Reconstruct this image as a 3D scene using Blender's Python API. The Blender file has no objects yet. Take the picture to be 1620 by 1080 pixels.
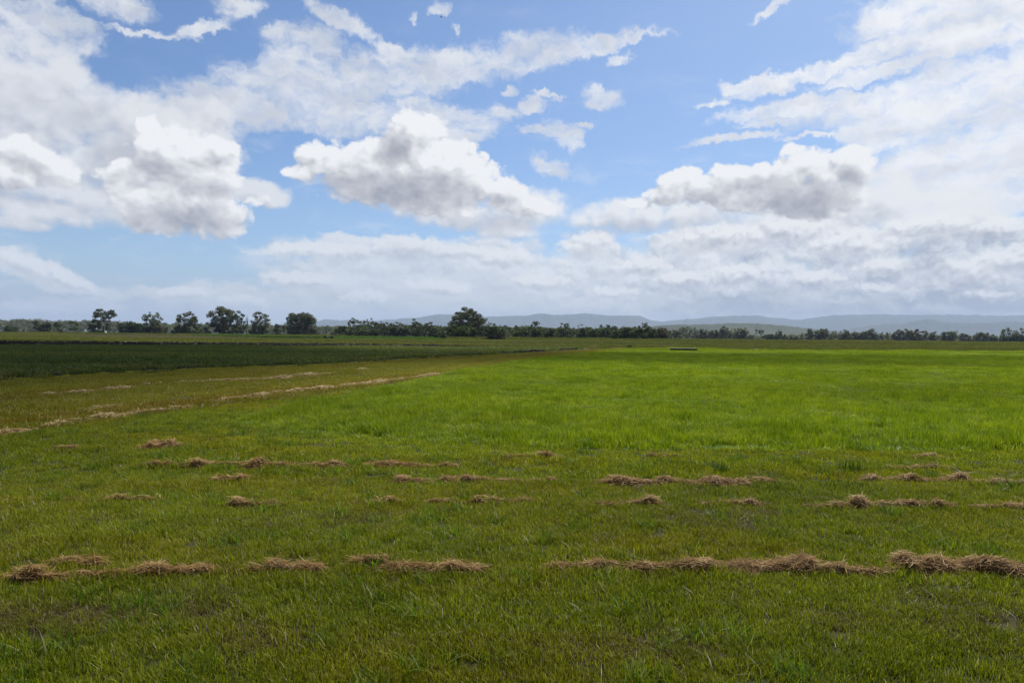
import bpy, bmesh, math, random
import numpy as np
from mathutils import Vector, Matrix

sc = bpy.context.scene
COL = sc.collection
R = math.radians

# ------------------------------------------------------------------ camera
PITCH, ROLL, CAM_H, FPX = R(-0.51), R(0.544), 1.6, 1080.0
_f = Vector((0, math.cos(PITCH), math.sin(PITCH)))
_r0, _u0 = Vector((1, 0, 0)), Vector((0, -math.sin(PITCH), math.cos(PITCH)))
_r = _r0 * math.cos(ROLL) + _u0 * math.sin(ROLL)
_u = -_r0 * math.sin(ROLL) + _u0 * math.cos(ROLL)
CAM = Vector((0, 0, CAM_H))
cam_d = bpy.data.cameras.new('camera')
cam_d.lens, cam_d.sensor_width = 24.0, 36.0
cam_d.clip_start, cam_d.clip_end = 0.1, 60000
cam = bpy.data.objects.new('camera', cam_d)
COL.objects.link(cam)
cam.matrix_world = Matrix(((_r.x, _u.x, -_f.x, 0), (_r.y, _u.y, -_f.y, 0), (_r.z, _u.z, -_f.z, CAM_H), (0, 0, 0, 1)))
sc.camera = cam

def ray(px, py):
    return (_r * (px - 810) + _u * (540 - py) + _f * FPX).normalized()

def gp(px, py):
    """ground point (z=0) seen at a photo pixel"""
    d = ray(px, py)
    t = CAM_H / max(-d.z, 1e-5)
    return CAM + d * t

def at(px, dist):
    """ground point in the direction of photo column px (on the horizon), dist metres ahead (Y)"""
    d = ray(px, 530.4 + (px - 810) * 0.0095)
    return Vector((d.x / d.y * dist, dist, 0))

def hz(px):
    return 530.4 + (px - 810) * 0.0095

def mpp(dist):
    """metres per photo pixel at a depth"""
    return dist / FPX

def ae(px, py):
    d = ray(px, py)
    return math.degrees(math.atan2(d.x, d.y)), math.degrees(math.asin(d.z))

# ------------------------------------------------------------------ node maths
class S:
    """a shader socket with arithmetic"""
    def __init__(s, nt, sock): s.nt, s.k = nt, sock
    def _op(s, op, *a, clamp=False):
        n = s.nt.nodes.new('ShaderNodeMath'); n.operation = op; n.use_clamp = clamp
        for i, v in enumerate((s,) + a):
            if isinstance(v, S): s.nt.links.new(v.k, n.inputs[i])
            else: n.inputs[i].default_value = v
        return S(s.nt, n.outputs[0])
    def __add__(s, o): return s._op('ADD', o)
    __radd__ = __add__
    def __mul__(s, o): return s._op('MULTIPLY', o)
    __rmul__ = __mul__
    def __sub__(s, o): return s._op('SUBTRACT', o)
    def __rsub__(s, o): return (s * -1.0) + o
    def __truediv__(s, o): return s._op('DIVIDE', o)
    def max(s, o): return s._op('MAXIMUM', o)
    def min(s, o): return s._op('MINIMUM', o)
    def pow(s, o): return s._op('POWER', o)
    def clamp(s): return s._op('ADD', 0.0, clamp=True)
    def smax(s, o, d): return s._op('SMOOTH_MAX', o, d)
    def ss(s, a, b, x=0.0, y=1.0):
        n = s.nt.nodes.new('ShaderNodeMapRange'); n.interpolation_type = 'SMOOTHSTEP'
        s.nt.links.new(s.k, n.inputs[0])
        for i, v in enumerate((a, b, x, y)):
            n.inputs[i + 1].default_value = v
        return S(s.nt, n.outputs[0])
    def lin(s, a, b, x=0.0, y=1.0):
        n = s.nt.nodes.new('ShaderNodeMapRange')
        s.nt.links.new(s.k, n.inputs[0])
        for i, v in enumerate((a, b, x, y)):
            n.inputs[i + 1].default_value = v
        return S(s.nt, n.outputs[0])

def _put(nt, sock, v):
    if isinstance(v, S): nt.links.new(v.k, sock)
    elif isinstance(v, (tuple, list)) and len(v) == 3 and sock.type == 'RGBA': sock.default_value = (*v, 1)
    else: sock.default_value = v

def vmath(nt, op, a, b=None, scale=None):
    n = nt.nodes.new('ShaderNodeVectorMath'); n.operation = op
    _put(nt, n.inputs[0], a)
    if b is not None: _put(nt, n.inputs[1], b)
    if scale is not None: _put(nt, n.inputs['Scale'], scale)
    return S(nt, n.outputs['Value' if op in ('LENGTH', 'DOT_PRODUCT', 'DISTANCE') else 'Vector'])

def comb(nt, x, y, z=0.0):
    n = nt.nodes.new('ShaderNodeCombineXYZ')
    for i, v in enumerate((x, y, z)): _put(nt, n.inputs[i], v)
    return S(nt, n.outputs[0])

def sep(nt, v):
    n = nt.nodes.new('ShaderNodeSeparateXYZ'); _put(nt, n.inputs[0], v)
    return [S(nt, o) for o in n.outputs]

def noise(nt, vec, scale=1.0, detail=4.0, rough=0.5, lac=2.0, dist=0.0, color=False, dim='3D', ntype='FBM'):
    n = nt.nodes.new('ShaderNodeTexNoise'); n.noise_dimensions = dim; n.noise_type = ntype
    if vec is not None: _put(nt, n.inputs['Vector'], vec)
    for k, v in (('Scale', scale), ('Detail', detail), ('Roughness', rough), ('Lacunarity', lac), ('Distortion', dist)):
        n.inputs[k].default_value = v
    return S(nt, n.outputs['Color' if color else 0])

def voro(nt, vec, scale=1.0, detail=0.0, rough=0.5, feat='F1', dim='2D', out='Distance', smooth=0.5):
    n = nt.nodes.new('ShaderNodeTexVoronoi'); n.voronoi_dimensions = dim; n.feature = feat
    _put(nt, n.inputs['Vector'], vec)
    n.inputs['Scale'].default_value = scale; n.inputs['Detail'].default_value = detail; n.inputs['Roughness'].default_value = rough
    if feat == 'SMOOTH_F1': n.inputs['Smoothness'].default_value = smooth
    return S(nt, n.outputs[out])

def mixc(nt, f, a, b):
    n = nt.nodes.new('ShaderNodeMix'); n.data_type = 'RGBA'; n.clamp_factor = True
    _put(nt, n.inputs[0], f); _put(nt, n.inputs[6], a); _put(nt, n.inputs[7], b)
    return S(nt, n.outputs[2])

def scol(nt, c, f):
    """colour times a factor"""
    return vmath(nt, 'SCALE', c, scale=f)

def lin3(r, g, b):
    """sRGB 0..255 to linear"""
    def q(v):
        v /= 255.0
        return v / 12.92 if v <= 0.04045 else ((v + 0.055) / 1.055) ** 2.4
    return (q(r), q(g), q(b))

SUN_EL, SUN_AZ = R(50), R(32)      # azimuth clockwise from +Y
SUN_DIR = Vector((math.sin(SUN_AZ) * math.cos(SUN_EL), math.cos(SUN_AZ) * math.cos(SUN_EL), math.sin(SUN_EL)))
HAZE = 7.5e-5
# ------------------------------------------------------------------ sky
def build_sky():
    w = bpy.data.worlds.new('World'); sc.world = w; w.use_nodes = True
    nt = w.node_tree; nt.nodes.clear()
    out = nt.nodes.new('ShaderNodeOutputWorld')
    bg, bg2, ms = nt.nodes.new('ShaderNodeBackground'), nt.nodes.new('ShaderNodeBackground'), nt.nodes.new('ShaderNodeMixShader')
    bg.inputs['Strength'].default_value = bg2.inputs['Strength'].default_value = 0.1
    nt.links.new(bg.outputs[0], ms.inputs[1]); nt.links.new(bg2.outputs[0], ms.inputs[2]); nt.links.new(ms.outputs[0], out.inputs[0])
    sky = nt.nodes.new('ShaderNodeTexSky'); sky.sky_type = 'NISHITA'; sky.sun_disc = False
    sky.sun_elevation, sky.sun_rotation = SUN_EL, SUN_AZ
    sky.air_density, sky.dust_density, sky.ozone_density = 1.0, 0.6, 2.0
    skyc = S(nt, sky.outputs[0])
    tc = nt.nodes.new('ShaderNodeTexCoord')
    d = vmath(nt, 'NORMALIZE', S(nt, tc.outputs['Generated']))
    x, y, z = sep(nt, d)
    DEG = 57.29578
    u = x._op('ARCTAN2', y) * DEG
    v = z._op('ARCSINE') * DEG
    P = comb(nt, u, v, 1.0)
    PN = P                                             # degrees
    # organic warps
    wA = vmath(nt, 'SUBTRACT', noise(nt, PN, 0.16, 3, 0.55, color=True), (0.5, 0.5, 0.5))
    wB = vmath(nt, 'SUBTRACT', noise(nt, PN, 0.75, 4, 0.6, color=True), (0.5, 0.5, 0.5))
    wC = vmath(nt, 'SUBTRACT', noise(nt, PN, 2.3, 5, 0.68, color=True), (0.5, 0.5, 0.5))
    def warp(a, b, base=P, c=0.0):
        q = vmath(nt, 'ADD', base, vmath(nt, 'MULTIPLY', wA, (a, a * 0.6, 0)))
        q = vmath(nt, 'ADD', q, vmath(nt, 'MULTIPLY', wB, (b, b * 0.8, 0)))
        if c: q = vmath(nt, 'ADD', q, vmath(nt, 'MULTIPLY', wC, (c, c * 0.75, 0)))
        return q

    groups = {}
    def field(vec, ell, grow=1.2, sm=0.15):
        """union of soft ellipses given in photo pixels, kept as a node group of directions in degrees"""
        key = (id(ell), grow, sm)
        if key not in groups:
            gt = bpy.data.node_groups.new('cloud_shapes', 'ShaderNodeTree')
            gt.interface.new_socket('Vector', in_out='INPUT', socket_type='NodeSocketVector')
            gt.interface.new_socket('Value', in_out='OUTPUT', socket_type='NodeSocketFloat')
            gi, go = gt.nodes.new('NodeGroupInput'), gt.nodes.new('NodeGroupOutput')
            gv = S(gt, gi.outputs[0]); acc = None
            for e in ell:
                cx, cy, rx, ry = e[:4]
                rot = e[4] if len(e) > 4 else 0
                amp = e[5] if len(e) > 5 else 1.0
                a0, e0 = ae(cx, cy)
                a1, _ = ae(cx + 5, cy); _, e1 = ae(cx, cy - 5)
                sx, sy = rx * grow * (a1 - a0) / 5, ry * grow * (e1 - e0) / 5
                c_, s_ = math.cos(R(rot)), math.sin(R(rot))
                d1 = vmath(gt, 'DOT_PRODUCT', gv, (c_ / sx, s_ / sx, -(a0 * c_ + e0 * s_) / sx))
                d2 = vmath(gt, 'DOT_PRODUCT', gv, (-s_ / sy, c_ / sy, -(-a0 * s_ + e0 * c_) / sy))
                q = d1._op('MULTIPLY_ADD', d1, -amp)
                q = d2._op('MULTIPLY_ADD', d2, q)
                acc = q if acc is None else acc._op('SMOOTH_MIN', q, sm)
            acc = (acc * -1.0).max(-0.35)
            gt.links.new(acc.k, go.inputs[0])
            groups[key] = gt
        n = nt.nodes.new('ShaderNodeGroup'); n.node_tree = groups[key]
        nt.links.new(vec.k, n.inputs[0])
        return S(nt, n.outputs[0])

    def streak(vec, k):
        return vmath(nt, 'MULTIPLY', vec, (1.0, k, 1.0))

    def over(base, colour, alpha):
        return mixc(nt, alpha, base, colour)

    K = 10.0 / 1.33   # cloud radiance is given for strength 1; background strength is 0.1
    def C(r, g, b, m=1.0):
        return tuple(c * K * m for c in lin3(r, g, b))

    col = skyc
    # clear-air tint: paler towards the sun side and the horizon
    pale = (u.ss(-40, 45) * 0.24 + v.ss(16, 0) * 0.28).clamp()
    col = vmath(nt, 'MULTIPLY', col, SKY_TINT)
    col = mixc(nt, pale, col, C(183, 210, 240))
    # horizon murk
    murk = v.ss(7.0, -0.5)
    col = mixc(nt, murk * 0.85, col, C(172, 188, 208))

    # ---- high streaky sheets
    hp = warp(3.4, 1.9, P, 1.05)
    hs = streak(hp, 2.4)
    hn = noise(nt, hs, 0.36, 9, 0.66)
    Hf = field(hp, HIGH)
    hn2 = noise(nt, vmath(nt, 'MULTIPLY', warp(2.0, 1.6), (1.0, 1.5, 1.0)), 0.9, 6, 0.55)
    Hd = Hf.min(0.75) + (hn - 0.5) * 1.6 + (hn2 - 0.5) * 0.75
    Hd = Hd + u.ss(10, 26) * Hf.ss(0.05, 0.6) * 0.10
    Ha = Hd.ss(0.0, 1.05)
    hl = noise(nt, vmath(nt, 'ADD', hs, (3.1, 7.7, 0)), 0.20, 7, 0.55)
    hcol = mixc(nt, ((hl + (hn2 - 0.5) * 0.12).ss(0.34, 0.64) * 0.85 + (1.0 - Hd.ss(0.5, 1.3)) * 0.3).clamp(), C(212, 217, 226), C(243, 245, 248))
    bright = u.ss(-5, 32)
    hcol = vmath(nt, 'MULTIPLY', hcol, mixc(nt, bright, (0.90, 0.91, 0.93), (1.06, 1.05, 1.04)))
    col = over(col, hcol, Ha * 0.95)
    # thin wisps everywhere
    wv = streak(warp(5.0, 1.6), 3.2)
    wn = noise(nt, vmath(nt, 'ADD', wv, (11.0, 3.0, 0)), 0.16, 8, 0.62)
    col = over(col, C(228, 235, 245), wn.ss(0.50, 0.80) * v.ss(30, 2) * 0.6)

    # ---- low deck of distant cumulus along the horizon
    dp = warp(2.4, 1.6, P, 0.9)
    ds = streak(dp, 1.5)
    dn = noise(nt, vmath(nt, 'ADD', ds, (40, 9, 0)), 0.36, 8, 0.55)
    dn2 = noise(nt, vmath(nt, 'ADD', ds, (40.22, 9.6, 0)), 0.36, 8, 0.55)
    Df = field(dp, DECK).min(0.75)
    Dd = Df + (dn - 0.5) * 1.7
    Da = Dd.ss(0.12, 0.60)
    con = u.ss(-12, 20, 2.3, 3.6)
    dl = (u.ss(-20, 20, 0.68, 0.70) + (dn - dn2) * con + (noise(nt, ds, 0.14, 3, 0.5) - 0.5) * 0.9 - field(warp(2.0, 0.8), DECK_SHADE, 1.15).max(0.0) * 0.5 + field(dp, DECK_LIGHT, 1.1).max(0.0) * 0.42).clamp()
    dcol = mixc(nt, dl, mixc(nt, u.ss(-5, 22), C(188, 198, 211), C(168, 177, 193)), mixc(nt, u.ss(-14, 16), C(226, 232, 239), C(242, 244, 247)))
    dcol = mixc(nt, v.ss(7.0, 0.5) * 0.42, dcol, mixc(nt, u.ss(0, 30), C(203, 212, 223), C(170, 180, 198)))
    col = over(col, dcol, Da * 0.93)

    # ---- cumulus: field, then the same field a little towards the sun for relief
    def cumulus(base, ell, shade, light, off=0.0, lit=C(246, 247, 249), dark=C(157, 161, 173), op=1.0,
                soft=(0.16, 0.50), g=0.95, step=0.9, sc_=0.34, thick=0.30, wa=1.5, wb=0.8, nk=1.0):
        q = warp(wa, wb * 0.85, P, 0.24)
        def billow(vec, det, rough):
            nv = vmath(nt, 'ADD', vmath(nt, 'MULTIPLY', vec, (1, 1.2, 1)), (off, off * 0.7, 0))
            return (noise(nt, nv, sc_, det, rough) - 0.5) * 1.15 * nk + (0.42 - voro(nt, nv, sc_ * 2.3, 1.0 if det < 6 else 2.0, 0.5)) * 0.42 * nk
        fd = field(q, ell).min(0.95)
        h0 = fd + billow(q, 9, 0.55)
        q1 = vmath(nt, 'ADD', q, (step * 0.45, step * 0.9, 0))
        n9 = billow(q, 6.0, 0.6)
        rel = (n9 - billow(vmath(nt, 'ADD', q, (0.15, 0.32, 0)), 6.0, 0.6)) * 0.40 + field(q, ell, 1.2, 0.4) - field(q1, ell, 1.2, 0.4) + billow(q, 3.5, 0.45) - billow(q1, 3.5, 0.45)
        sh = field(warp(2.0, 1.1), shade, 1.3, 0.2).max(0.0).min(1.0)
        al = ((h0 + sh * 0.46 - soft[0]) / (sh * 0.60 + (soft[1] - soft[0]))).ss(0.0, 1.0)
        T = h0.ss(soft[1], 1.2)
        L = 0.80 + rel * (g - sh * g * 0.55) - T * thick - sh * 0.58 + field(q, light, 1.15, 0.1).max(0.0) * 0.28
        cc = mixc(nt, L.clamp(), dark, lit)
        return over(base, cc, al * op)

    col = cumulus(col, MASS, MASS_SHADE, MASS_LIGHT, off=17.0, lit=mixc(nt, u.ss(-25, 5), C(229, 232, 237), C(240, 242, 245)), dark=C(180, 184, 194), soft=(0.0, 0.75), g=0.8, step=1.1, sc_=0.26, thick=0.25, op=0.95)
    col = cumulus(col, LOW, LOW_SHADE, LOW[:1], off=31.0, lit=mixc(nt, u.ss(-16, 12), C(230, 235, 241), C(244, 246, 248)), dark=mixc(nt, u.ss(-5, 20), C(184, 194, 208), C(164, 172, 189)), op=0.82,
                  soft=(0.12, 0.62), g=0.95, step=0.5, sc_=0.60, thick=0.22, wa=1.2, wb=1.0)
    col = cumulus(col, CUM, CUM_SHADE, CUM_LIGHT, off=0.0)
    # low air in front of the far clouds
    col = mixc(nt, v.ss(3.4, -0.6) * 0.5, col, mixc(nt, u.ss(0, 30), C(186, 198, 213), C(164, 175, 196)))

    nt.links.new(col.k, bg.inputs['Color'])
    # ---- the rest of the sky, above, beside and behind the camera
    outv = 1.0 - ((1.0 - v.ss(23.5, 30)) * (1.0 - u._op('ABSOLUTE').ss(42, 52)) * v.ss(-3, -0.5))
    pl = comb(nt, x / z.max(0.08), y / z.max(0.08))
    gn = noise(nt, pl, 1.1, 5, 0.55)
    gl = noise(nt, vmath(nt, 'ADD', pl, (0.12, 0.2, 4)), 1.1, 5, 0.55)
    gcol = mixc(nt, (0.5 + (gn - gl) * 3.0).clamp(), C(150, 154, 168), C(225, 227, 232))
    rest = over(vmath(nt, 'MULTIPLY', skyc, SKY_TINT), gcol, gn.ss(0.47, 0.62))
    rest = mixc(nt, v.ss(6.0, 0.0), rest, C(176, 187, 205))
    rest = mixc(nt, v.ss(-0.8, -3.0), rest, C(100, 108, 100))
    nt.links.new(rest.k, bg2.inputs['Color']); nt.links.new(outv.k, ms.inputs[0])
    w.cycles.sampling_method = 'MANUAL'; w.cycles.sample_map_resolution = 512

SKY_TINT = (0.60, 0.715, 0.865)
HIGH = [ # photo px: cx, cy, rx, ry, rot (ccw), strength
 (250,185,110,40), (360,165,130,40,3), (480,140,150,45,4), (600,120,140,42,5), (640,85,60,14,-14), (720,100,110,34,4), (830,90,110,30,9), (930,75,80,18,13), (1005,60,55,9,10,0.9),
 (560,185,120,34,0), (690,175,90,24,-6), (740,200,60,34,0), (790,175,40,18,0,.8), (480,82,66,46,10), (450,60,36,24,0), (545,35,60,18,-16), (505,14,26,12,-20),
 (20,30,130,60,0), (110,50,60,36,0), (190,3,70,26,0), (250,52,80,9,2,.85), (330,42,50,13,25), (375,12,45,18,10),
 (692,14,20,13,0,.95), (652,22,8,11,0,.9), (722,46,11,9,0,.9), (985,90,20,14,15), (955,150,44,19,-6), (950,135,16,14), (846,162,24,13,10), (895,212,38,22,-35), (855,201,46,9,2), (920,195,30,8,0,.8), (868,262,36,17,-18), (805,140,18,8,0,.8), (868,146,24,6,-10,.8),
 (1500,14,190,52), (1560,50,150,40), (1420,44,100,26,-14), (1400,68,85,17,15), (1520,45,120,40,0), (1600,30,80,50),
 (1225,16,50,11,14,.85), (1300,115,180,13,7,.95), (1160,137,34,15,0), (1195,128,30,10,10), (1440,100,180,14,6,.95), (1130,165,28,8,0,.9), (1260,168,130,18,4), (1400,165,170,30,3), (1540,150,160,60), (1620,180,110,130), (1570,235,140,50),
 (1450,190,150,40), (1250,190,110,10,2,.8), (1150,221,90,8,2,.9), (1290,215,90,6,0,.7), (1500,245,170,36,4), (1580,290,140,50), (1470,290,90,40,0,.9),
]
DECK = [
 (620,398,210,24), (470,392,60,14), (560,440,170,50), (760,430,170,55), (930,390,46,24), (930,450,200,60), (1120,410,150,50), (1120,470,220,50), (1300,400,150,60), (1300,470,220,50), (1480,390,160,60), (1520,450,220,70), (1620,400,120,60), (330,470,120,26,0,.75), (250,460,60,14,0,.8), (60,428,90,22,-22), (10,405,50,22), (150,458,60,12,-10), (100,485,170,20,0,.7), (500,480,240,36), (800,490,300,40), (1100,500,400,50), (1500,505,260,50),
]
DECK_SHADE = [(1465,410,50,46), (1500,478,240,26), (1160,478,150,20), (1250,450,90,14,0,.7), (640,405,120,12,0,.5), (700,425,60,20,0,.4), (1240,490,160,16), (1560,372,70,26,0,.7), (60,462,90,16,-20,.8), (560,470,80,16,0,.5), (860,470,160,12,0,.3), (1400,455,60,20,0,.8)]
DECK_LIGHT = [(930,382,44,22), (1130,362,80,24), (1530,422,120,28), (690,448,60,14,-8), (1160,428,44,16), (60,418,90,18,-22), (490,388,60,12), (640,378,170,12), (1360,372,90,30), (1400,420,50,14), (1240,360,110,26), (1420,465,60,8), (1480,350,140,22,0,.8), (820,400,160,24,0,.6), (560,440,50,14,0,.6), (1000,440,160,22,0,.6)]
MASS = [
 (30,130,110,60), (100,120,60,44), (130,190,120,70), (40,190,110,90), (220,200,100,56), (60,270,120,60), (150,250,120,60), (300,200,90,40), (340,240,50,50), (60,330,130,26), (400,300,60,20,-6), (430,315,30,16), (170,320,90,40), (20,350,70,14), (330,170,70,22,0,.8),
 (700,330,120,34,-6), (830,330,70,34), (800,355,60,24), (1000,345,120,26), (950,370,60,14,0,.8), (1100,335,80,40), (1000,330,80,20), (1400,320,90,50), (1480,340,110,50), (1250,350,140,30), (1120,380,90,24),
]
MASS_SHADE = [(40,240,60,22), (130,170,80,50,0,.5), (60,120,90,30,0,.4), (30,310,90,14,0,.5), (780,350,70,18,0,.8), (200,260,70,60,0,.8), (1000,360,110,14,0,.6), (1150,350,100,20,0,.5), (40,60,90,24,0,.4)]
MASS_LIGHT = [(100,130,60,40), (60,250,60,30), (420,290,50,12), (1480,330,110,40), (80,300,80,14)]
CUM = [
 (665,212,52,44), (640,240,70,40), (600,270,130,46), (500,250,40,28), (480,270,40,14), (560,255,60,34), (700,262,66,48), (740,290,66,44), (800,308,60,30,-24), (640,300,130,34), (700,322,90,24), (850,325,40,14,-14),
 (255,232,60,44), (238,202,28,22), (290,262,84,54), (340,285,44,36), (345,245,40,34), (310,320,100,54), (235,320,60,40), (250,345,60,28), (360,345,50,32), (400,315,40,14,0,.8), (200,280,50,40),
 (40,238,60,30), (95,268,44,30), (20,275,60,26),
 (1345,252,38,30), (1330,282,52,40), (1270,262,56,32), (1220,282,60,32), (1255,238,24,14), (1160,280,50,24), (1075,288,40,26), (1060,305,44,22), (1120,305,70,30), (1200,310,120,34), (1290,315,90,34), (1320,290,60,40), (1250,310,80,40), (1010,322,30,10),
]
CUM_SHADE = [(650,302,112,34,0,.92), (560,292,70,20,0,.8), (620,240,34,26,30,.9), (690,325,50,14,0,.6), (300,350,100,24,0,.85), (240,270,70,36,0,.55), (330,300,60,26,0,.4), (255,345,60,20,0,.5), (1270,315,84,28,0,.9), (1210,300,70,22,0,.7), (1350,285,30,34,0,.6), (1110,315,80,20,0,.5), (1320,320,60,16,0,.5), (40,262,50,12,0,.7)]
CUM_LIGHT = [(670,190,50,24), (700,250,50,24), (660,268,60,14,0,.7), (235,215,36,24), (290,232,50,20), (1345,240,34,20), (1265,245,40,20), (1075,280,40,18), (760,275,50,30), (495,238,36,18)]
LOW = [(490,394,70,13), (560,398,50,14), (640,390,90,17), (720,398,70,14), (800,408,60,16), (930,388,46,24), (690,454,60,13,-6), (580,472,44,16), (470,440,60,14), (1020,420,50,18), (1130,374,80,22), (1170,434,60,16), (1080,440,60,14), (1240,366,80,22), (1340,384,80,28), (1400,424,60,18), (1530,434,100,26), (1600,410,60,30), (1460,356,90,18), (1580,360,60,20), (1390,456,60,12,0,.8), (1290,440,60,14),
 (40,416,60,16,-22), (110,440,60,14,-22), (290,462,54,13), (390,478,50,12), (860,446,60,13), (980,462,60,12,0,.85), (1560,466,80,10,0,.7)]
LOW_SHADE = [(e[0], e[1] + e[3] * 0.62, e[2] * 0.9, e[3] * 0.5, e[4] if len(e) > 4 else 0, 0.6) for e in LOW] + [(1465,412,50,40,0,.9)]
# ------------------------------------------------------------------ helpers: meshes, tags, value noise
rng = np.random.default_rng(7)

def tag(o, label=None, cat=None, group=None, kind=None):
    if label: o['label'] = label
    if cat: o['category'] = cat
    if group: o['group'] = group
    if kind: o['kind'] = kind
    return o

def link(name, me, mat=None, parent=None):
    o = bpy.data.objects.new(name, me); COL.objects.link(o)
    if mat and me: me.materials.append(mat)
    if parent: o.parent = parent
    return o

def empty(name, loc):
    o = bpy.data.objects.new(name, None); COL.objects.link(o)
    o.location = loc; o.empty_display_size = 0.2
    return o

def np_mesh(name, verts, faces_n, loops, tone=None, smooth=False):
    """mesh from arrays; faces_n = vertices per face, loops = flat vertex indices, tone = one value per vertex"""
    me = bpy.data.meshes.new(name)
    verts = np.ascontiguousarray(verts, np.float32); loops = np.ascontiguousarray(loops, np.int32).ravel()
    faces_n = np.asarray(faces_n, np.int32)
    me.vertices.add(len(verts)); me.vertices.foreach_set('co', verts.ravel())
    me.loops.add(len(loops)); me.loops.foreach_set('vertex_index', loops)
    me.polygons.add(len(faces_n))
    me.polygons.foreach_set('loop_start', np.concatenate([[0], np.cumsum(faces_n)[:-1]]).astype(np.int32))
    me.polygons.foreach_set('loop_total', faces_n)
    if smooth: me.polygons.foreach_set('use_smooth', np.ones(len(faces_n), bool))
    if tone is not None:
        a = me.attributes.new('tone', 'FLOAT', 'POINT'); a.data.foreach_set('value', np.ascontiguousarray(tone, np.float32))
    me.update(calc_edges=True); me.validate()
    return me

def vnoise(x, y, seed=0):
    """smooth value noise 0..1 on arrays"""
    xi, yi = np.floor(x).astype(np.int64), np.floor(y).astype(np.int64)
    fx, fy = x - xi, y - yi
    fx, fy = fx * fx * (3 - 2 * fx), fy * fy * (3 - 2 * fy)
    def h(a, b):
        n = (a * 374761393 + b * 668265263 + seed * 974634777) & 0x7fffffff
        n = ((n ^ (n >> 13)) * 1274126177) & 0x7fffffff
        return ((n ^ (n >> 16)) & 0xffff) / 65535.0
    return (h(xi, yi) * (1 - fx) + h(xi + 1, yi) * fx) * (1 - fy) + (h(xi, yi + 1) * (1 - fx) + h(xi + 1, yi + 1) * fx) * fy

def fbm(x, y, seed=0, o=3):
    s, a, t = 0, 0.5, 0
    for i in range(o):
        s = s + a * vnoise(x * 2 ** i, y * 2 ** i, seed + i * 17); t += a; a *= 0.5
    return s / t

# ------------------------------------------------------------------ materials
def new_mat(name):
    m = bpy.data.materials.new(name); m.use_nodes = True
    nt = m.node_tree; nt.nodes.clear()
    out = nt.nodes.new('ShaderNodeOutputMaterial')
    return m, nt, out

def attr(nt, name):
    n = nt.nodes.new('ShaderNodeAttribute'); n.attribute_name = name
    return S(nt, n.outputs['Fac'])

def world_pos(nt):
    return S(nt, nt.nodes.new('ShaderNodeNewGeometry').outputs['Position'])

def ramp(nt, f, stops):
    n = nt.nodes.new('ShaderNodeValToRGB'); _put(nt, n.inputs[0], f)
    e = n.color_ramp.elements
    while len(e) < len(stops): e.new(0.5)
    for el, (p, c) in zip(e, stops):
        el.position = p; el.color = (*c, 1)
    return S(nt, n.outputs[0])

def leafy(nt, out, colour, rough=0.55, trans=0.35, spec=0.35, trans_tint=(1.1, 1.25, 0.55)):
    b = nt.nodes.new('ShaderNodeBsdfPrincipled'); _put(nt, b.inputs['Base Color'], colour)
    b.inputs['Roughness'].default_value = rough; b.inputs['Specular IOR Level'].default_value = spec
    t = nt.nodes.new('ShaderNodeBsdfTranslucent')
    _put(nt, t.inputs['Color'], vmath(nt, 'MULTIPLY', colour, trans_tint))
    mx = nt.nodes.new('ShaderNodeMixShader'); mx.inputs[0].default_value = trans
    nt.links.new(b.outputs[0], mx.inputs[1]); nt.links.new(t.outputs[0], mx.inputs[2]); nt.links.new(mx.outputs[0], out.inputs[0])

def grass_mat(name, stops, patch, pscale=0.6, pamt=0.6, stretch=(1, 1, 1), turn=0.0, rnd=0.24, fine=0.0, trans=0.42, spec=0.14, var=0.28, rough=0.5):
    """blades: colour by their own tone, drifting towards `patch` in wide patches of the field"""
    m, nt, out = new_mat(name)
    t = attr(nt, 'tone')
    info = S(nt, nt.nodes.new('ShaderNodeObjectInfo').outputs['Random'])
    wp = world_pos(nt); c_, s_ = math.cos(turn), math.sin(turn)
    p = comb(nt, vmath(nt, 'DOT_PRODUCT', wp, (c_ * stretch[0], s_ * stretch[0], 0)), vmath(nt, 'DOT_PRODUCT', wp, (-s_ * stretch[1], c_ * stretch[1], 0)))
    f = t + (info - 0.5) * rnd
    if fine: f = f + (noise(nt, wp, 1.7, 3, 0.6) - 0.5) * fine
    f = f.clamp()
    c = ramp(nt, f, stops)
    n1 = noise(nt, p, pscale, 5, 0.55)
    c = mixc(nt, n1.ss(0.42, 0.68) * pamt, c, vmath(nt, 'MULTIPLY', c, patch))
    n2 = noise(nt, vmath(nt, 'ADD', p, (31, 7, 2)), pscale * 0.28, 4, 0.5)
    c = scol(nt, c, n2.lin(0.3, 0.7, 1.0 - var, 1.0 + var))
    leafy(nt, out, c, rough, trans, spec)
    return m

def plain(name, c, rough=0.7, nscale=None, namt=0.3, spec=0.3, metal=0.0):
    m, nt, out = new_mat(name)
    b = nt.nodes.new('ShaderNodeBsdfPrincipled')
    col = comb(nt, *c)
    if nscale:
        tc = S(nt, nt.nodes.new('ShaderNodeTexCoord').outputs['Object'])
        col = scol(nt, col, noise(nt, tc, nscale, 5, 0.6).lin(0.3, 0.7, 1 - namt, 1 + namt))
    _put(nt, b.inputs['Base Color'], col)
    b.inputs['Roughness'].default_value = rough; b.inputs['Specular IOR Level'].default_value = spec; b.inputs['Metallic'].default_value = metal
    nt.links.new(b.outputs[0], out.inputs[0])
    return m

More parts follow.
